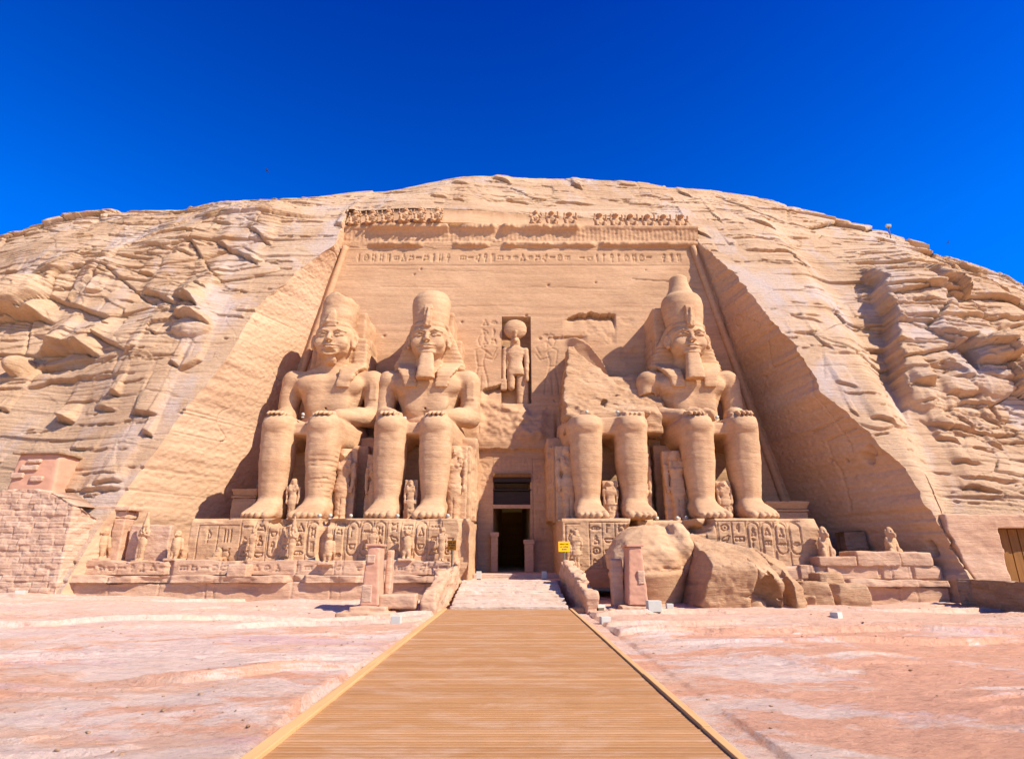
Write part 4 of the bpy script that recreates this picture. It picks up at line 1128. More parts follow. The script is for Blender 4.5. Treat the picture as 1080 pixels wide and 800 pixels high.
    n.D[i] += (.010*np.sin(n.ax[2][i[2]]*2*math.pi/.34)*(n.ax[2][i[2]] < 15.3)).astype(np.float32)
    n.erode(.018 if kind != 'worn' else .05, 1.2, int(x*5)+91, .03)
    n.build('headcloth', M['statue'], th)

    # ---- crown
    c = Field((-2.0,-1.2,15.6), (2.0,3.2,21.8), .08)
    if kind == 'worn':
        c.loft([(15.8,0,.95,1.40,1.42),(16.8,.06,1.1,1.46,1.52),(18.0,.14,1.3,1.50,1.6),(18.6,.12,1.4,1.36,1.5),(19.2,.0,1.45,.9,1.1)], 2.2, .1, cap=.2)
        c.cut((.35,-.15,1), 18.75, .18, 55, 1.2); c.ell((-1.5,.1,18.6),(.5,.7,.5),.1,True)
    elif kind == 'short':
        c.loft([(15.8,0,.95,1.42,1.42),(16.8,0,1.05,1.54,1.54),(18.1,0,1.2,1.64,1.6),(18.5,0,1.25,1.60,1.55),(19.0,.05,1.3,1.30,1.3),(19.25,.05,1.35,.9,.95)], 2.1, .1, cap=.25)
    else:
        c.loft([(15.8,0,.95,1.42,1.42),(16.8,0,1.05,1.60,1.58),(17.9,0,1.22,1.74,1.7),(18.5,0,1.3,1.66,1.64),(18.95,0,1.36,1.42,1.42)], 2.1, .1, cap=.2)
        c.loft([(18.3,0,1.35,1.55,1.5),(19.1,0,1.4,1.18,1.2),(19.8,0,1.45,.90,.92),(20.4,0,1.5,.78,.80),(20.8,0,1.5,.74,.76),(21.1,0,1.5,.46,.48)], 2.0, .25, cap=.3)
    c.erode(.018 if kind != 'worn' else .05, .9, int(x*4)+121, .02)
    c.build('crown', M['statue'], th)
    u = Field((-.8,-1.4,15.0), (.8,.9,18.0), .055)
    if kind == 'worn':
        u.loft([(15.5,0,-.35,.45,.32),(16.2,.0,-.40,.40,.35),(16.8,.05,-.35,.26,.32),(17.1,.08,-.25,.10,.22)], 5, .05, cap=.05)
        u.path([(-.7,-.45,15.75),(-.3,-.62,15.95),(.5,-.55,15.9)], [.14,.18,.12], .06)
    else:
        u.loft([(15.45,0,-.62,.30,.22),(15.9,0,-.64,.34,.24),(17.1,0,-.50,.36,.30),(17.4,0,-.44,.34,.26)], 7, .04, cap=.05)
        u.box((0,-.2,16.5),(.30,.4,.8),.05,.05); u.path([(-.1,-.9,15.6),(0,-.92,16.3),(.06,-.86,17.0)], [.10,.12,.10], .08)
    u.erode(.02, 2, 5); u.build('cobra_emblem', M['statue'], th)
    # ---- false beard
    if kind != 'worn':
        b = Field((-1.0,-1.2,10.5), (1.0,1.2,13.7), .06)
        b.loft([(11.05,0,-.56,.74,.48),(11.8,0,-.50,.69,.44),(12.7,0,-.38,.58,.38),(13.45,0,-.30,.48,.32)], 3.4, .05, cap=.06)
        b.box((0,.35,12.3),(.16,.75,.9),.05,.1)
        b.erode(.014, 1.4, 77, .02)
        b.build('false_beard', M['statue'], th)
    else:
        b = Field((-1.0,-.6,12.3), (1.0,1.2,13.7), .06)
        b.loft([(12.5,0,.3,.40,.35),(13.4,0,-.1,.42,.35)], 3, .05); b.erode(.06, 2, 78); b.build('false_beard', M['statue'], th)
    # slab of rock that ties the crown to the cliff
    k = Field((-2.4,1.8,12), (2.6,6.6,18.6), .12)
    if kind == 'tall': k.box((-.5,4.2,14.9), (1.85,2.5,3.3), .12)
    else: k.box((.45 if kind == 'worn' else .15,4.3,14.6), (1.7,2.4,3.2), .15)
    k.erode(.06, .8, int(x*3)+131); k.build('back_pillar', M['facade'], th)
    return th
colossus('weathered seated king with worn tall crown, chipped chin and no beard, farthest left', -14.7, 'worn', -.50)
colossus('seated king with flat-topped crown and full beard, just left of the doorway', -6.85, 'short', -.28)
colossus('broken seated king, only legs and a jagged slope of rock left of its trunk', 6.8, 'broken', .12)
colossus('seated king with tall bulb-topped double crown, chipped right shoulder and beard, farthest right', 14.5, 'tall', .42)

# ================================================================== SMALL STATUES
def standing_field(h, sex, slab, hv, crown=False, crossed=False):
    """upright figure of height h, feet at the origin, facing -y"""
    u = h/7.6
    wd = 1.25*u
    f = Field((-1.7*u, -1.3*u, -.3*u), (1.7*u, 1.3*u, h+(2.2*u if crown else .5*u)), hv)
    S = lambda *a: tuple(v*u for v in a)
    # legs and skirt in one column, parted by a groove
    if sex == 'f':
        f.loft([S(.25,0,0,.62,.45),S(1.2,0,0,.58,.42),S(2.4,0,0,.66,.48),S(3.3,0,0,.85,.58),S(4.2,0,0,.72,.48),S(4.7,0,0,.60,.42),S(5.3,0,0,.78,.50),S(5.9,0,0,.95,.42),S(6.2,0,0,.5,.36)], 2.3, .1*u, cap=.1*u)
        for s in (-1, 1): f.ell(S(s*.34,-.42,5.45), S(.26,.2,.24), .1*u)
        f.box(S(0,-.55,1.2), S(.04,.2,1.1), .01, .08*u, True)
    else:
        f.loft([S(.25,0,0,.66,.45),S(1.2,0,0,.62,.42),S(2.3,0,0,.72,.48),S(3.2,0,0,.86,.55),S(4.2,0,0,.74,.46),S(4.7,0,0,.70,.44),S(5.5,0,0,1.0,.52),S(6.0,0,0,1.12,.42),S(6.3,0,0,.5,.36)], 2.4, .1*u, cap=.1*u)
        f.box(S(0,-.55,1.2), S(.06,.25,1.2), .01, .08*u, True)
        f.loft([S(2.6,0,-.1,.80,.52),S(4.1,0,0,.84,.52)], 2.6, .04*u)
    for s in (-1, 1):
        f.loft([S(-1.0,s*.32,.14,.28,.16),S(-.3,s*.32,.25,.27,.25),S(.2,s*.32,.25,.24,.24)], 2.4, .06*u, 'y')
        if crossed:
            f.path([S(s*1.0,0,5.8),S(s*1.02,-.15,4.9),S(-s*.25,-.62,5.25)], [.27*u,.25*u,.19*u], .08*u); f.ell(S(-s*.35,-.62,5.4), S(.2,.17,.25), .06*u)
        else:
            f.path([S(s*1.03,0,5.85),S(s*1.10,.02,4.7),S(s*1.0,-.12,3.5)], [.27*u,.25*u,.19*u], .06*u); f.ell(S(s*.98,-.14,3.2), S(.17,.19,.32), .06*u)
    # head with face and heavy wig
    f.cone(S(0,.05,6.0), S(0,0,6.6), .36*u, .34*u, .1*u)
    f.ell(S(0,-.08,6.95), S(.44,.47,.56), .06*u)
    f.loft([S(5.6,0,.12,.80,.36),S(6.3,0,.12,.82,.40),S(7.1,0,.08,.66,.50),S(7.55,0,.05,.42,.40)], 2.6, .06*u, cap=.15*u)
    f.ell(S(0,-.62,6.85), S(.40,.36,.46), .05*u, True); f.ell(S(0,-.16,6.88), S(.40,.40,.50), .05*u)
    f.cone(S(0,-.52,7.0), S(0,-.62,6.78), .05*u, .10*u, .05*u)
    for s in (-1, 1): f.ell(S(s*.17,-.55,7.0), S(.12,.10,.06), .03*u, True); f.box(S(s*.60,-.30,5.9), S(.2,.16,.5), .05*u, .06*u)
    f.path([S(-.13,-.54,6.62),S(.13,-.54,6.62)], [.05*u,.05*u], .04*u)
    if crown:
        f.loft([S(7.3,0,.0,.50,.48),S(8.0,0,.05,.44,.42),S(8.9,0,.08,.28,.28),S(9.3,0,.08,.24,.24),S(9.6,0,.08,.12,.12)], 2.1, .06*u, cap=.1*u); f.cone(S(0,-.4,6.4), S(0,-.5,5.7), .14*u, .18*u, .05*u)
    if slab: f.box(S(0,.62,h/u*.5-.1), S(1.25,.45,h/u*.5+.1), .06*u, .06*u)
    f.box(S(0,-.1,-.05), S(1.25,.95,.16), .05*u, .04*u)
    return f
def small_statue(name, label, cat, loc, h, sex, slab=False, hv=.045, crown=False, crossed=False, rz=0, group=None, seed=1, rough=.02, lean=0, wide=1.0):
    f = standing_field(h, sex, slab, hv, crown, crossed)
    f.erode(rough, 2.2, seed, rough*.6); f.cut((0,0,-1), .12*h/7.6)
    o = f.build(name, M['statue']); o.location = loc; o.rotation_euler = (lean, 0, rz); o.scale = (wide, 1, 1)
    return tag(o, label, cat, group)

def at(px, d, z): return (ray(px, 560)[0]*d, d, z)     # column px at depth d, standing at height z
# queens and princes beside the shins of the colossi
Q = 'family figures standing between and beside the legs of the colossi'
def prince(label, x, h, y, sex, slab, seed, **k): return small_statue('standing_figure', label, 'statue', (x, y, PZ), h, sex, slab, .05, seed=seed, group=Q, rough=.03, **k)
prince('small standing figure between the legs of the worn colossus at far left', -14.9-.35, 2.9, 40.2, 'f', False, 1)
prince('small standing figure between the legs of the flat-crowned bearded colossus', -7.05, 2.8, 40.2, 'm', True, 2)
prince('small standing figure with back slab between the legs of the broken colossus', 6.85, 2.75, 40.2, 'm', True, 3, wide=1.15)
prince('small standing figure with back slab between the legs of the tall-crowned colossus', 14.8, 2.75, 40.2, 'm', True, 4, wide=1.15)
prince('tall queen in a heavy wig beside the right leg of the flat-crowned colossus', -4.15, 5.4, 41.0, 'f', True, 5)
prince('worn queen in the gap left of the flat-crowned colossus, half hidden by its leg', -9.75, 4.8, 41.2, 'f', True, 6)
prince('shaded queen beside the right leg of the far-left worn colossus', -12.15, 5.2, 41.2, 'f', True, 7)
prince('tall queen on the doorway side of the broken colossus, left of its leg', 4.05, 5.4, 40.9, 'f', True, 8)
prince('queen in the gap right of the broken colossus', 9.2, 4.9, 41.2, 'f', True, 9)
prince('queen with back slab left of the legs of the tall-crowned colossus', 11.75, 5.0, 40.9, 'f', True, 10, wide=1.05)

TZ = 2.16
G = 'statuettes in a row along the left terrace parapet'
def falcon(name, label, loc, h, seed, group=None, rz=0, block=None):
    th = thing(name, label, 'statue', loc, rz, group)
    u = h/3.0; S = lambda *a: tuple(v*u for v in a)
    f = Field(S(-1.0,-1.1,0), S(1.0,1.4,3.1), .04)
    f.loft([S(.45,0,.1,.24,.28),S(.9,0,.0,.36,.40),S(1.5,0,-.06,.43,.46),S(2.0,0,-.05,.38,.40),S(2.3,0,-.02,.29,.30)], 2.2, .08*u, cap=.15*u)   # breast
    f.ell(S(0,-.08,2.58), S(.36,.38,.36), .05*u); f.path([S(0,-.36,2.6),S(0,-.52,2.54),S(0,-.56,2.40)], [.13*u,.10*u,.04*u], .04*u)   # head and hooked beak
    for s in (-1, 1):
        f.path([S(s*.42,.05,2.05),S(s*.52,.12,1.2),S(s*.46,.42,.50)], [.17*u,.17*u,.08*u], .03*u)        # folded wings
        f.path([S(s*.22,-.18,.85),S(s*.22,-.20,.3)], [.22*u,.15*u], .08*u); f.loft([S(-.55,s*.22,.25,.17,.10),S(-.05,s*.22,.28,.15,.14)], 2.4, .05*u, 'y')
        f.ell(S(s*.22,-.32,2.62), S(.07,.07,.06), .02*u, True)
    f.path([S(0,.5,.7),S(0,.85,.25)], [.26*u,.18*u], .08*u)
    f.erode(.018, 2.4, seed, .012)
    f.build('falcon', M['statue'], th)
    b = Field(S(-.75,-1.0,-.05), S(.75,1.15,.26), .04); b.box(S(0,.05,.10), S(.68,.92,.13), .05*u, .03); b.erode(.02, 2, seed+1); b.build('base', M['plinth'], th)
    return th
falcon('falcon_statue', 'falcon statuette near the small gate, leftmost bird on the terrace', at(112,37.2,TZ), 2.0, 11, G, R(-8))
falcon('falcon_statue', 'falcon statuette standing alone between the mummy-shaped figure and the carved pedestal', at(189,37.0,TZ), 1.85, 12, G, R(-5))
falcon('falcon_statue', 'falcon statuette on a cracked block beside the dark notch in the left pedestal', at(348,36.5,1.95), 1.9, 13, G)
falcon('falcon_statue', 'falcon statuette before the cartouches, second from the left yellow sign', at(430,36.75,TZ), 1.95, 14, G)
small_statue('crowned_statue', 'slender crowned mummy-shaped statuette left of the carved pedestal', 'statue', at(153,37.0,TZ), 2.35, 'f', False, .035, True, True, R(-10), G, 15)
small_statue('crowned_statue', 'crowned mummy-shaped statuette with crossed arms before the left colossus pedestal', 'statue', at(309.5,36.8,TZ), 2.15, 'f', False, .035, True, True, 0, G, 16)
small_statue('headless_king_statue', 'small standing king statuette before the left half of the carved pedestal', 'statue', at(268,36.8,TZ), 1.95, 'm', False, .035, False, False, 0, G, 17, .03)
small_statue('standing_king_statue', 'worn standing statuette half hidden behind the left gate pillar', 'statue', at(394,36.8,TZ), 2.0, 'm', False, .035, False, False, 0, G, 18, .03)
small_statue('standing_king_statue', 'worn standing statuette beside the amber-brown sign at the right end of the left terrace', 'statue', at(466.5,36.8,TZ), 2.0, 'm', False, .035, False, False, 0, G, 19, .03)
small_statue('standing_king_statue', 'pale worn statuette at the corner of the right pedestal behind the yellow sign', 'statue', at(607,36.7,1.55), 2.5, 'm', False, .04, False, False, 0, None, 20, .04)
f = Field((-.6,-.5,0), (.6,.5,1.0), .04); f.box((0,0,.12),(.5,.42,.12),.05); f.loft([(.2,0,0,.36,.3),(.5,.05,0,.26,.22),(.85,.1,0,.12,.1)], 2.2, .1); f.erode(.06, 2.2, 21)
o = f.build('broken_statue_stub', M['statue']); o.location = at(232,36.9,TZ); tag(o, 'shapeless broken stub of a statuette left on the terrace', 'statue', G)

def baboon_field(u, hv, arms=True):
    S = lambda *a: tuple(v*u for v in a)
    f = Field(S(-1.0,-1.0,0), S(1.0,.7,2.5), hv)
    f.loft([S(.15,0,0,.55,.5),S(.7,0,0,.62,.55),S(1.3,0,-.02,.58,.5),S(1.75,0,-.05,.42,.4)], 2.3, .15*u, cap=.15*u)
    f.ell(S(0,-.15,1.95), S(.42,.42,.40), .12*u); f.cone(S(0,-.4,1.9), S(0,-.78,1.80), .24*u, .17*u, .08*u)
    for s in (-1, 1):
        f.ell(S(s*.17,-.52,2.06), S(.09,.09,.07), .03*u, True); f.ell(S(s*.40,-.05,2.05), S(.10,.14,.16), .04*u)
        f.path([S(s*.45,-.05,.25),S(s*.55,-.55,.75),S(s*.42,-.70,.15)], [.28*u,.24*u,.15*u], .08*u); f.ell(S(s*.40,-.80,.12), S(.16,.28,.12), .05*u)
        if arms: f.path([S(s*.52,-.1,1.5),S(s*.78,-.4,1.25),S(s*.72,-.6,1.85)], [.2*u,.16*u,.12*u], .06*u)
        else: f.path([S(s*.48,-.15,1.5),S(s*.36,-.52,1.0),S(s*.28,-.68,.2)], [.2*u,.17*u,.13*u], .06*u)
    return f
# seated baboons on the right-hand terrace
for px, d, z, bl, lab in ((866.5,36.9,1.95,(.62,.7,1.1),'slender seated stone baboon on a square block, nearer the fallen head'),(936.5,37.2,1.95,None,'slender seated stone baboon on the terrace ledge below the shaded right wall')):
    th = thing('baboon_statue', lab, 'statue', at(px,d,z if bl is None else z), R(14), 'baboon statues on the right terrace')
    f = baboon_field(.86, .035, False); f.erode(.018, 2.4, int(px)); q = f.build('baboon', M['statue'], th); q.scale = (.72,.62,1.12)
    b = Field((-.8,-1.0,-1.2),(.8,1.0,.12),.04); b.box((0,0,-.02 if bl is None else -.45),(.52,.6,.10 if bl is None else .5),.05); b.erode(.03,1.5,int(px)+1); b.build('base', M['plinth'], th)
# row of baboons along the cornice (parts of the temple front)
bf = baboon_field(.80, .045, True); bf.erode(.05, 1.8, 8); bm1 = bf.mesh('baboon_figure')
bf = baboon_field(.74, .05, True); bf.erode(.13, 1.6, 9); bm2 = bf.mesh('baboon_figure')
for m_ in (bm1, bm2): m_.materials.append(M['facade']); m_.polygons.foreach_set('use_smooth', np.ones(len(m_.polygons), bool))
for i, px in enumerate([378,395,412,429.5,446,463, 564,582.5,601, 632,649,666,684,701,718]):
    d = 50.75 if px < 500 else 50.55
    o = bpy.data.objects.new('baboon_figure', bm2 if (px < 500 or px == 564) else bm1); COL.objects.link(o)
    bx = ray(px, 232)[0]*50.4; o.location = (bx, float(cliff_d(np.array([bx]), np.array([34.2]))[0])+(.35 if px < 500 else -.08), 33.87); o.rotation_euler = (0, 0, random.uniform(-.2,.2)); into(o, temple)

# falcon-headed god in the niche
u = 8.0/9.6; S = lambda *a: tuple(v*u for v in a)
f = Field(S(-1.7,-1.3,-.2), S(1.7,1.5,10.0), .07)
f.loft([S(3.2,0,.0,.92,.52),S(4.2,0,0,.86,.50),S(4.7,0,0,.70,.46),S(5.6,0,0,.98,.54),S(6.2,0,0,1.05,.46),S(6.5,0,0,.5,.4)], 2.5, .1, cap=.1)
f.cone(S(-.45,0,3.3), S(-.45,0,1.9), .46*u, .40*u, .1); f.loft([S(0,.52,.35,.36,.34),S(3.2,.5,.3,.44,.42)], 2.4, .1)
f.loft([S(0,1.1,.45,.34,.34),S(3.4,1.05,.35,.36,.36)], 3, .08)
for s in (-1, 1):
    f.path([S(s*1.12,0,6.05),S(s*1.24,.05,4.7),S(s*1.22,-.1,3.2)], [.30*u,.27*u,.22*u], .08); f.ell(S(s*1.22,-.15,2.8), S(.22,.25,.4), .06)
f.box(S(-1.25,-.1,2.1), S(.32,.3,.6), .05, .06)
f.loft([S(6.0,0,.1,.62,.36),S(6.6,0,.05,.58,.42),S(7.2,0,.0,.50,.48),S(7.5,0,0,.34,.36)], 2.4, .08, cap=.1)
f.path([S(0,-.45,7.05),S(0,-.72,6.95),S(0,-.78,6.75)], [.24*u,.18*u,.08*u], .06)
f.ell(S(0,.1,8.55), S(1.28,.62,1.18), .06); f.cone(S(0,-.5,7.5), S(0,-.6,8.0), .16*u, .2*u, .05)
f.erode(.02, 1.8, 44, .02)
o = f.build('falcon_headed_god', M['statue']); o.location = (.30, fy(15.4)+.55, 15.2)
tag(o, 'falcon-headed god carrying a round sun disc, standing in the tall niche over the doorway', 'statue')

# ================================================================== FALLEN PIECES
f = Field((-2.8,-2.6,-.5), (2.8,3.2,5.2), .07)
f.loft([(-.5,0,0,1.55,1.6),(.2,0,0,1.72,1.75),(1.2,0,0,2.05,2.0),(2.02,0,0,2.28,2.2)], 2.1, .05, cap=.25)
f.loft([(1.98,0,.02,2.20,2.12),(2.25,0,.1,2.16,2.1),(3.0,.05,.4,2.1,2.0),(3.7,.15,.7,1.75,1.7),(4.35,.2,1.0,1.1,1.2)], 2.5, .04, cap=.4)
f.ell((2.0,.3,2.9),(.9,1.5,1.5),.3)
ii = np.nonzero((np.abs(f.D) < .5)); zz = f.ax[2][ii[2]]; xx = f.ax[0][ii[0]]; yy = f.ax[1][ii[1]]
f.D[ii] += ((zz > 2.1)*(.17*fbm(xx*.8, yy*.8, zz*1.1, 4, 511)+.0)).astype(np.float32)
f.erode(.014, 2.0, 512, .03)
o = f.build('fallen_crown_fragment', M['statue']); o.location = (7.85, 34.6, -.28); o.rotation_euler = (R(4), R(-3), 0)
tag(o, 'huge rounded fallen statue fragment with a drum-shaped lower half, behind the right gate pillar', 'fallen stone')

f = Field((-4.3,-3.0,-.5), (4.3,3.4,4.6), .07)
f.box((0,.2,1.5),(4.1,2.6,2.6),.1)
f.cut((.05,-.36,1), 2.95, .10, 521, .8); f.cut((.22,-.04,1), 3.12, .14, 522, .7); f.cut((-1,-.10,.45), 4.0, .10, 523, .8); f.cut((-.8,-.3,-1), 3.15, .08, 524, .8)
f.cut((1,0,.15), 3.95, .06, 525, .8); f.cut((.04,-1,-.34), 1.72, .05, 526, .7); f.cut((.5,-.7,1), 3.75, .06, 527, .8); f.cut((.5,-1,.1), 3.25, .05, 529, .8)
f.box((2.45,-1.5,.95),(.45,.9,1.25),.05,.03,True,rot=(R(-4),R(3),0))
f.ell((.85,-1.7,.15),(1.05,1.0,1.75),.03,True); f.cut((0,0,-1),.4)
f.ell((.4,-1.1,.1),(.75,.6,.7),.1)
f.path([(-2.5,-2.0,.95),(-2.0,-2.15,1.35),(-1.5,-2.1,1.15),(-1.7,-2.0,.85)],[.10,.12,.12,.10],.06)
ii = np.nonzero(np.abs(f.D) < .5); xx, yy, zz = f.ax[0][ii[0]], f.ax[1][ii[1]], f.ax[2][ii[2]]
f.D[ii] += (.16*np.maximum(0, 1-np.abs(vnoise(xx*.55+.2*zz, yy*.55, zz*.9, 533))/.07)*sstep(-.1,.3,vnoise(xx*.5,yy*.5,zz*.5,534)) + .03*np.abs(vnoise(xx*1.1, yy*1.1, zz*1.7, 535))).astype(np.float32)
f.erode(.04, 2.0, 528, .05)
o = f.build('fallen_head_block', M['rough']); o.location = (12.45, 33.3, -.30); o.scale = (.79, 1, 1.08); o.rotation_euler = (0, 0, R(2))
tag(o, 'long angular fallen sandstone block with two deep notches, right of the rounded fragment', 'fallen stone')

def rubble(label, px, py, d, size, seed, mat='rough', group='broken stones at the end of the right terrace', z=None, rz=None):
    f = Field((-size[0],-size[1],-size[2]), size, max(.035, min(size)/9))
    f.box((0,0,0),(size[0]*.92,size[1]*.92,size[2]*.92),.08)
    r = random.Random(seed)
    for k in range(5):
        n = (r.uniform(-1,1), r.uniform(-1,.4), r.uniform(-.2,1)); n_ = math.sqrt(sum(v*v for v in n)); n = [v/n_ for v in n]
        f.cut(n, sum(abs(n[i])*size[i] for i in range(3))*r.uniform(.70,.86), .05*size[2], seed+k, 1.2)
    f.erode(.05*max(size), 1.4/max(size), seed, .02)
    o = f.build('broken_stone', M[mat]); p = P(px, py, d); o.location = (p.x, d, p.z if z is None else z); o.rotation_euler = (0, 0, r.uniform(-.5,.5) if rz is None else rz)
    return tag(o, label, 'stone', group)
rubble('tilted broken block against the right end of the notched fallen block', 858, 628, 34.9, (1.0,.8,.85), 601)
rubble('wedge of broken stone resting on the rubble below the baboon on its block', 873, 614, 35.6, (.9,.7,.6), 602)
rubble('small broken stone at the foot of the notched block near the white lamp box', 849, 636, 33.6, (.6,.5,.5), 603)
rubble('reddish broken block under the leaning end of the terrace plinth', 893, 628, 35.0, (1.1,.8,.75), 604)
rubble('flat slab lying between the rounded fragment and the steps', 622, 640, 30.2, (.75,.6,.16), 605, group=None, z=-.12)
rubble('small reddish stone wedged by the boardwalk at the right parapet', 611, 640, 29.6, (.35,.3,.22), 606, group=None, z=-.12)
cut_b = [(18.6,20.9,36.15,38.0,1.85,2.42),(20.95,23.6,36.2,38.2,1.85,2.72),(23.65,25.6,36.3,38.2,1.85,2.66)]
for i, b in enumerate(cut_b):
    o = cut_blocks([b], .05, .035, 620+i, M['plinth'], 'parapet_block')
    tag(o, ['low weathered block of the right terrace parapet, nearest the baboon on its block','weathered parapet block under the seated baboon on the right terrace','parapet block at the shaded right end of the terrace'][i], 'stone block', 'parapet blocks of the right terrace')
tag(cut_blocks([(-27.8,-3.6,36.6,37.42,.2,2.05),(-27.8,-20.5,36.9,47.5,.2,2.10)], .12, .03, 630, M['plinth'], 'terrace_floor'), kind='structure')
tag(cut_blocks([(16.2,26.2,36.5,39.5,-.4,1.86),(19.6,26.0,39.0,47.5,-.4,1.86)], .12, .03, 631, M['plinth'], 'terrace_floor'), kind='structure')
tag(cut_blocks([(-16.9,-15.75,35.55,36.5,1.25,1.98)], .04, .03, 632, M['plinth'], 'terrace_block'), 'detached inscribed block under the falcon by the dark notch', 'stone block')

# ================================================================== GATE PILLARS
def gate_pillar(label, x0, x1, y0, y1, zt, seed, tail):
    th = thing('gate_pillar', label, 'pillar', ((x0+x1)/2, (y0+y1)/2, GZ))
    f = Field((x0-.3,y0-.3,GZ-.1),(x1+.3,y1+.3,zt+.1),.045)
    f.loft([(.2,(x0+x1)/2,(y0+y1)/2,(x1-x0)/2+.10,(y1-y0)/2+.05),(zt-.12,(x0+x1)/2,(y0+y1)/2,(x1-x0)/2-.07,(y1-y0)/2-.04)], 14, .02, cap=.03)
    f.erode(.018, 1.4, seed); into(f.build('shaft', M['plaster']), th)
    q = MB().box(x0-.03,x1+.03,y0-.03,y1+.03,zt-.13,zt-.02).build('cap', M['plaster'], None, bevel=.03); into(q, th)
    o = cut_blocks([(x0-.5,x1+.55,y0-.45,y1+.2,GZ-.2,.20),(x0-.95,x1+.9,y0-.9,y1+.1,GZ-.3,-.01)], .05, .05, seed+1, M['plinth'], 'stepped_base'); into(o, th)
    for a, b, c, d in tail['patch']:
        q = cut_blocks([(a,b,y0-.075,y0+.2,c,d)], .03, .02, seed+2, M['brick'], 'stone_patch', r=.04); into(q, th)
    if 'wall' in tail:
        for w_, nm in tail['wall']: q = cut_blocks([w_], .05, .03, seed+4, M['plinth'], nm, r=.08); into(q, th)
    return th
gate_pillar('pink plastered gate pillar on a stepped base left of the boardwalk', -7.05, -6.35, 28.6, 29.9, 3.02, 651,
    {'patch':[(-6.95,-6.55,2.1,2.5),(-7.1,-6.6,.35,1.15)], 'wall':[((-6.3,-4.55,28.75,29.5,.05,.70),'low_return_wall'),((-6.25,-5.95,29.6,30.3,.1,2.75),'door_stop')]})
gate_pillar('pink plastered gate pillar right of the boardwalk before the rounded fallen fragment', 5.62, 6.42, 29.0, 30.4, 3.0, 652,
    {'patch':[(6.05,6.38,1.15,1.75)], 'wall':[((4.95,5.55,29.9,30.6,-.1,2.3),'door_stop'),((3.6,5.3,28.5,29.2,-.3,-.02),'low_return_wall')]})

# ================================================================== LEFT CORNER: MASONRY WALL, PIER, SMALL GATE
def masonry(name, label, face, height, mat, cw, ch, seed, depth=1.0, topfn=None, plaster=0):
    """face: list of (x, y) corners of the wall's front, left to right"""
    pts = []; s_ = 0; S_ = []
    for (xa, ya), (xb, yb) in zip(face[:-1], face[1:]):
        L = math.hypot(xb-xa, yb-ya); n = max(2, int(L/.05))
        for i in range(n): pts.append((xa+(xb-xa)*i/n, ya+(yb-ya)*i/n, (yb-ya)/L, -(xb-xa)/L)); S_.append(s_+L*i/n)
        s_ += L
    xb, yb = face[-1]; pts.append((xb, yb, pts[-1][2], pts[-1][3])); S_.append(s_)
    pts = np.array(pts); S_ = np.array(S_); zs = np.arange(-.7, height+.03, .045)
    A, Z = np.meshgrid(S_, zs, indexing='ij')
    Zw = Z+.09*n1(A*.35, seed); row = np.floor(Zw/ch); fz = Zw/ch-row
    off = _hash(row, row*0, row*0, seed)*3
    cwid = cw*(.7+.7*_hash(row, row*0+3, row*0, seed))
    k = A/cwid+off; col = np.floor(k); fx = k-col
    e = np.minimum(np.minimum(fx, 1-fx)*cwid, np.minimum(fz, 1-fz)*ch)
    d = .045*sstep(.0, .045, e) + .075*(_hash(row, col, row*0, seed+1)-.4) + .05*fbm(A*1.5, 3, Z*2, 4, seed+2)
    if plaster: pz = sstep(plaster+.15, plaster-.05, Z+.4*n1(A*.6, seed+4)); d = d*(1-pz)+pz*.06
    top = np.full_like(A, height) if topfn is None else topfn(A, Z)
    Zc = np.minimum(Z, top+.07*(_hash(col, col*0, row*0, seed+7)-.5)*2)
    X = pts[:,0][:,None]+pts[:,2][:,None]*d; Y = pts[:,1][:,None]+pts[:,3][:,None]*d
    V = np.stack([X, Y, Zc], -1)
    back = V[:,-1:].copy(); back[...,0] -= pts[:,2][:,None]*depth; back[...,1] -= pts[:,3][:,None]*depth
    low = back.copy(); low[...,2] = -.7
    V = np.concatenate([V, back, low], 1)
    o = link(name, grid_mesh(name, V), mat, None, False)
    return tag(o, label, 'wall')
masonry('block_wall', 'tall coursed wall of pale stone blocks at the left edge of the court', [(-46,35.3),(-26.6,35.3),(-26.1,37.6)], 6.35, M['brick'], .80, .34, 671, 2.4,
    lambda A, Z: np.where(A < 17.5, 6.35, np.maximum(6.35-.42*(A-17.5)*1.2, 4.6)) + .15*n1(A*.8, 6), plaster=.15)
th = thing('plastered_pier', 'pink plastered pier with pale stone patches and a thin cornice above the block wall', 'pier', (-32, 38.2, 5.5))
f = Field((-33.4,37.0,5.4),(-29.0,39.6,9.2),.06); f.loft([(5.4,-31.15,38.3,1.62,1.2),(8.85,-31.1,38.3,1.34,1.1)], 14, .02, cap=.04); f.erode(.02,1.2,681); into(f.build('shaft', M['plaster']), th)
into(cut_blocks([(-32.65,-29.55,36.95,39.5,8.82,9.02)], .05, .05, 682, M['mudbrick'], 'cornice_slab'), th)
for i, (a, b, c, d) in enumerate(((-31.7,-30.8,8.25,8.5),(-32.0,-30.9,7.75,8.12),(-32.5,-31.7,7.25,7.6),(-31.2,-30.4,7.05,7.4))):
    into(cut_blocks([(a,b,37.02,37.4,c,d)], .04, .025, 683+i, M['brick'], 'stone_patch'), th)
th = thing('small_gate', 'small stone gateway with an open ochre wooden door beside the block wall', 'gate', (-25.6, 37.6, 2.0))
into(cut_blocks([(-26.7,-26.25,37.4,38.4,1.9,4.75)], .045, .03, 691, M['brick'], 'gate_jamb'), th)
into(cut_blocks([(-25.45,-24.75,37.4,38.4,1.9,4.75)], .045, .03, 692, M['plinth'], 'gate_jamb'), th)
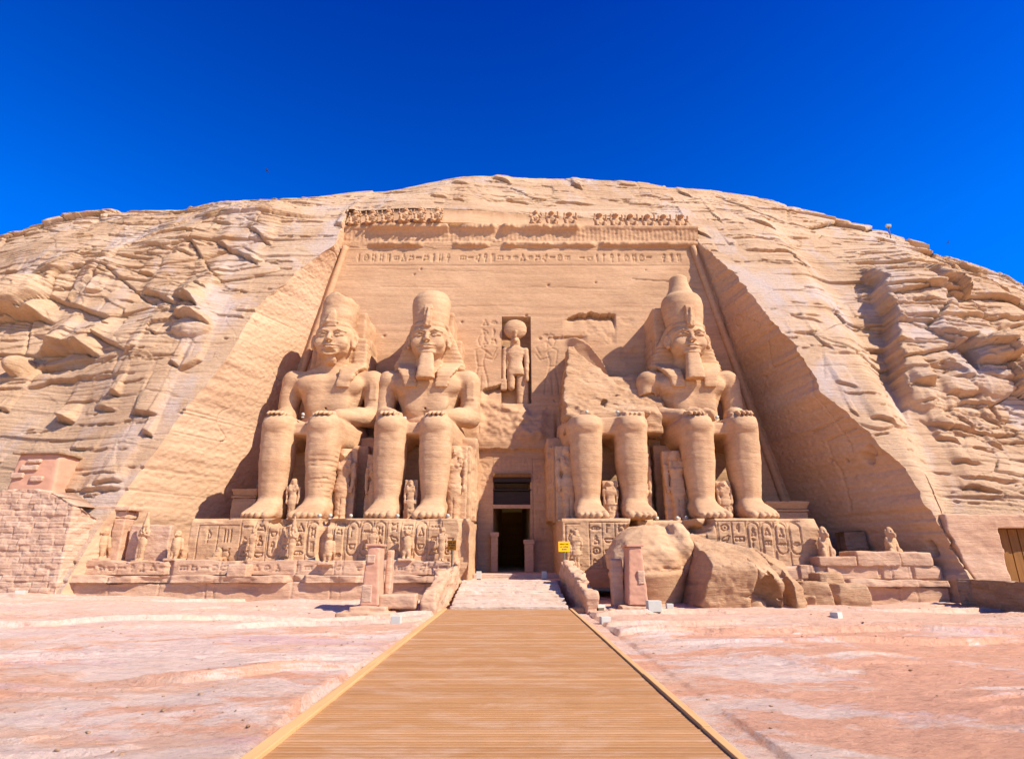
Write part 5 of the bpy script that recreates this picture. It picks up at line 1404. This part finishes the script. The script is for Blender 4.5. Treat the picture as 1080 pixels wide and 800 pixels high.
into(cut_blocks([(-26.8,-24.7,37.35,38.5,4.75,5.2),(-26.9,-24.4,37.15,38.5,5.22,5.5)], .045, .05, 693, M['plinth'], 'gate_lintel'), th)
into(MB().box(-25.62,-25.55,37.6,38.5,2.1,3.4).build('door_leaf', M['wood'], None, bevel=.01), th)
into(MB().box(-26.3,-25.4,38.35,38.45,1.9,4.75).build('gate_back', M['mudbrick'], None), th)
o = cut_blocks([(-24.5,-21.9,37.7,38.2,2.0,4.35)], .05, .03, 694, M['brick'], 'smooth_panel'); tag(o, 'pale smooth stone panel set against the left side wall behind the terrace statuettes', 'panel')
o = cut_blocks([(-29.3,-26.5,38.0,39.2,5.6,6.5),(-28.6,-27.4,37.8,39.0,6.5,6.8)], .06, .14, 695, M['rough'], 'loose_masonry'); tag(o, 'loose stones heaped on the block wall beside the plastered pier', 'stones')

# ================================================================== RIGHT SIDE: PIERS, SHRINES, CHAPEL DOOR, LOW WALL
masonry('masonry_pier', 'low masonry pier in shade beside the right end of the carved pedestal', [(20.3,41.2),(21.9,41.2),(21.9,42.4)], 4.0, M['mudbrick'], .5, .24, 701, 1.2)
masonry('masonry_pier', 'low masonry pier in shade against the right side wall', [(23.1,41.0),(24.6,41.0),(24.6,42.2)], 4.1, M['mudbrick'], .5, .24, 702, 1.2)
th = thing('iron_railing', 'low iron railing across the gap between the shaded masonry piers', 'railing', (22.4,41.6,1.9))
k = MB()
for zz in (2.25, 2.75): k.tube([(21.9,41.6,zz),(23.1,41.6,zz)], .025)
into(k.build('rail', M['iron']), th)
for i in range(5): into(MB().tube([(21.98+i*.26,41.6,1.86),(21.98+i*.26,41.6,2.8)], .022).build('upright', M['iron']), th)
def shrine(label, x, d, z, w, h, seed):
    th = thing('shrine', label, 'shrine', (x, d, z))
    into(cut_blocks([(x-w,x+w,d,d+2.2,z-.3,z+h*.74)], .06, .03, seed, M['facade'], 'shrine_body'), th)
    into(cut_blocks([(x-w*1.05,x+w*1.05,d-.1,d+2.3,z+h*.74,z+h*.80)], .05, .03, seed+1, M['facade'], 'shrine_moulding'), th)
    f = Field((x-w*1.3,d-.5,z+h*.78),(x+w*1.3,d+2.4,z+h*1.02),.06)
    f.loft([(z+h*.80,x,d+1.1,w*1.0,1.05),(z+h*.92,x,d+1.1,w*1.12,1.25),(z+h,x,d+1.1,w*1.18,1.35)], 12, .03, cap=.04); f.erode(.03,1.4,seed+2); into(f.build('shrine_cornice', M['facade']), th)
    into(MB().box(x-w*.72,x+w*.72,d-.05,d+.1,z,z+h*.64).box(x-w*.56,x+w*.56,d-.10,d-.04,z,z+h*.54).build('shrine_panel', M['facade'], None, bevel=.02), th)
shrine('shaded stone shrine with flared cornice behind the right end of the carved pedestal', 20.2, 42.6, 3.4, 1.45, 2.9, 711)
shrine('small shaded shrine behind the left colossus beside the left side wall', -19.9, 43.0, PZ-.1, .9, 2.6, 715)
th = thing('rock_chapel', 'rock-cut chapel front with a plank door at the right edge of the court', 'chapel', (30, 36, -.3))
f = Field((26.4,35.7,-.6),(37.5,37.4,5.2),.07)
f.box((32,36.6,2.1),(5.5,.85,2.8),.04); f.box((31.46,36.0,1.6),(1.84,1.2,2.48),.02,.02,True); f.cut((-1,0,-.36), -27.9, .12, 722, 1.0)
f.erode(.04, .8, 721, .02); into(f.build('chapel_wall', M['plinth']), th)
dl = into(MB().box(29.5,33.4,36.7,36.8,-.4,4.2).build('plank_door', M['wood'], None), th)
for i in range(6):
    q = MB().box(29.66+i*.6,30.2+i*.6,36.62,36.71,-.3,4.05).build('door_plank', M['wood'], None, bevel=.012); q.parent = dl
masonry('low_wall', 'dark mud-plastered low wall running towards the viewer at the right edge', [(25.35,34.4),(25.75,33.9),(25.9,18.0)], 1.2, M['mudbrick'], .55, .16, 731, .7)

# ================================================================== LAMPS, SIGNS, BIRDS
def floodlight(label, px, py, d, w, h, rz, z=None, group='white floodlight boxes standing on the forecourt'):
    p = P(px, py, d); z = p.z if z is None else z; w, h = w*.78, h*.95
    th = thing('floodlight', label, 'floodlight', (p.x, d, z), rz, group)
    MB().box(-w/2,w/2,-w*.4,w*.4,.06,h).build('housing', M['white'], th, bevel=.02)
    MB().box(-w*.42,w*.42,w*.4,w*.4+.02,.10,h-.06).build('glass', M['lens'], th, bevel=.004)
    MB().box(-w*.38, w*.38, -w*.3, w*.3, -.12, .065).build('foot', M['iron'], th)
    return th
floodlight('white floodlight box at the foot of the pale block wall', 22, 626, 34.6, .62, .62, R(15), -.02)
floodlight('white floodlight box beside the boardwalk below the left gate pillar', 417.5, 664, 24.6, .50, .56, R(-4))
floodlight('white floodlight box on the rock between boardwalk and right gate pillar', 638.5, 663, 24.9, .50, .50, R(10))
floodlight('wide cream floodlight box at the foot of the rounded fallen fragment', 690, 646, 27.6, .78, .56, R(2))
floodlight('small cream floodlight box beside the wide one by the rounded fragment', 706.5, 644, 28.2, .40, .34, R(2))
floodlight('white floodlight box alone on the open rock near the broken stones', 883.5, 657, 27.5, .55, .50, R(35))
floodlight('low white floodlight lying in the shade right of the steps', 633, 642, 29.3, .5, .22, R(20))
floodlight('small floodlight on the step left of the doorway', 505, 606, 38.7, .42, .55, R(0), .99, 'floodlights beside the doorway')
floodlight('small floodlight on the step right of the doorway', 574, 606, 38.7, .42, .55, R(0), .99, 'floodlights beside the doorway')
def spot(label, x, y, z):
    th = thing('spotlight', label, 'spotlight', (x, y, z), random.uniform(-.6,.6), 'small white spotlights on the pedestals and laps of the colossi')
    q = MB(); q.tube([(0,-.13,.20),(0,.02,.20),(0,.11,.23)], [.12,.115,.06], 10); q.build('lamp_head', M['spot'], th, smooth=True)
    MB().box(-.09,.09,-.08,.08,-.03,.04).box(-.02,.02,-.02,.02,.04,.2).build('bracket', M['white'], th)
for lab, x, y, z in (('little spotlight on the pedestal edge right of the far-left colossus', P(338,545,37.9).x,37.8,PZ),('little spotlight on the left pedestal between the two left colossi', P(370,544,38).x,38.0,PZ),('little spotlight by the toes of the far-left colossus', P(349,544,37.8).x,37.65,PZ),
    ('little spotlight between the feet of the flat-crowned colossus', P(420,542,38).x,37.9,PZ),('little spotlight at the doorway end of the left pedestal', P(473,543,38).x,37.8,PZ),('little spotlight on the pedestal just right of the broken colossus', P(693,546,40.2).x,40.4,PZ),
    ('little spotlight left of the feet of the tall-crowned colossus', P(723,546,38.2).x,40.2,PZ),('little spotlight touching the toes of the tall-crowned colossus', P(733,546,38).x,39.9,PZ),
    ('little spotlight on the left knee of the far-left colossus', P(318,433,40).x,40.4,PZ+7.35),('little spotlight on the lap of the flat-crowned colossus', P(427,432,40).x,40.3,PZ+7.05),
    ('left one of the two spotlights on the lap of the broken colossus', P(618,440,41).x,40.3,PZ+7.5),('right one of the two spotlights on the lap of the broken colossus', P(650,440,41).x,40.3,PZ+7.5),('little spotlight beside the hand of the tall-crowned colossus', P(757,442,40).x,40.2,PZ+7.1)):
    spot(lab, x, y, z)
M['amber'] = plain('sign_amber', (.50,.20,.012), .5, .06, 3, .0005)
def sign(label, px, py, d, rz, rows, col='yellow'):
    p = P(px, py, d)
    th = thing('warning_sign', label, 'sign', (p.x, d, p.z), rz)
    MB().box(-.045,.045,-.03,.03,-.3,1.0).build('post', M['iron'], th)
    bd = MB().box(-.36,.36,-.055,-.032,.98,1.56).build('board', M[col], th, bevel=.008)
    rr = random.Random(px)
    for z0, hh, spans in rows:
        for a, b in spans:
            x = a; k = MB()
            while x < b-.02:                                   # strokes of small, worn lettering
                w_ = rr.choice((.022,.03,.045)); k.box(x, min(b, x+w_), -.061, -.054, z0+rr.uniform(0,.02), z0+hh-rr.uniform(0,.03)); x += w_+.016
            k.build('lettering', M['ink'], None).parent = bd
    return th
ROWS = [(1.36,.10,[(-.28,.02),(.08,.28)]),(1.22,.09,[(-.26,-.12),(-.06,.26)]),(1.07,.09,[(-.15,.15)])]
sign('dull amber-brown warning sign on a post left of the steps', 476.5, 598, 35.7, R(-38), ROWS, 'amber')
sign('bright yellow warning sign on a post right of the steps', 595.5, 600, 35.0, R(12), ROWS)
# lamp on the skyline
p = cliff_hit(938,241); p = P(938,244,57.0)
th = thing('skyline_lamp', 'small floodlight on a post standing on the right skyline of the cliff', 'floodlight', (p.x, 57.0, p.z))
MB().tube([(0,0,-3.0),(0,0,.8)], .06).build('post', M['iron'], th)
MB().box(-.30,.26,-.16,.05,.55,.85).build('lamp_head', M['spot'], th, bevel=.03)
MB().box(-.24,.20,-.18,-.155,.59,.81).build('lamp_glass', M['lens'], th)
def bird(label, px, py, d, s, rot):
    p = P(px, py, d)
    me = bpy.data.meshes.new('flying_bird')
    f = Field((-1.0,-.5,-.4),(1.0,.6,.5),.035)
    f.loft([(-.42,0,0,.03,.03),(-.25,0,.02,.10,.09),(.05,0,0,.13,.11),(.35,0,0,.07,.05),(.55,0,0,.12,.025)], 2, .03, 'y')
    for k in (-1, 1): f.path([(k*.08,-.05,.03),(k*.45,-.12,.22),(k*.90,.10,.12)], [.12,.10,.035], .04, sq=(1,1,.35))
    o = f.build('flying_bird', M['feather']); o.location = p; o.scale = (s,)*3; o.rotation_euler = rot
    tag(o, label, 'bird')
bird('dark bird flying in the blue sky above the left slope', 281.5, 180, 44, .36, (R(20),R(30),R(70)))
bird('dark bird flying low in the sky beyond the right slope', 1000.5, 255.5, 48, .30, (R(10),R(-40),R(-60)))
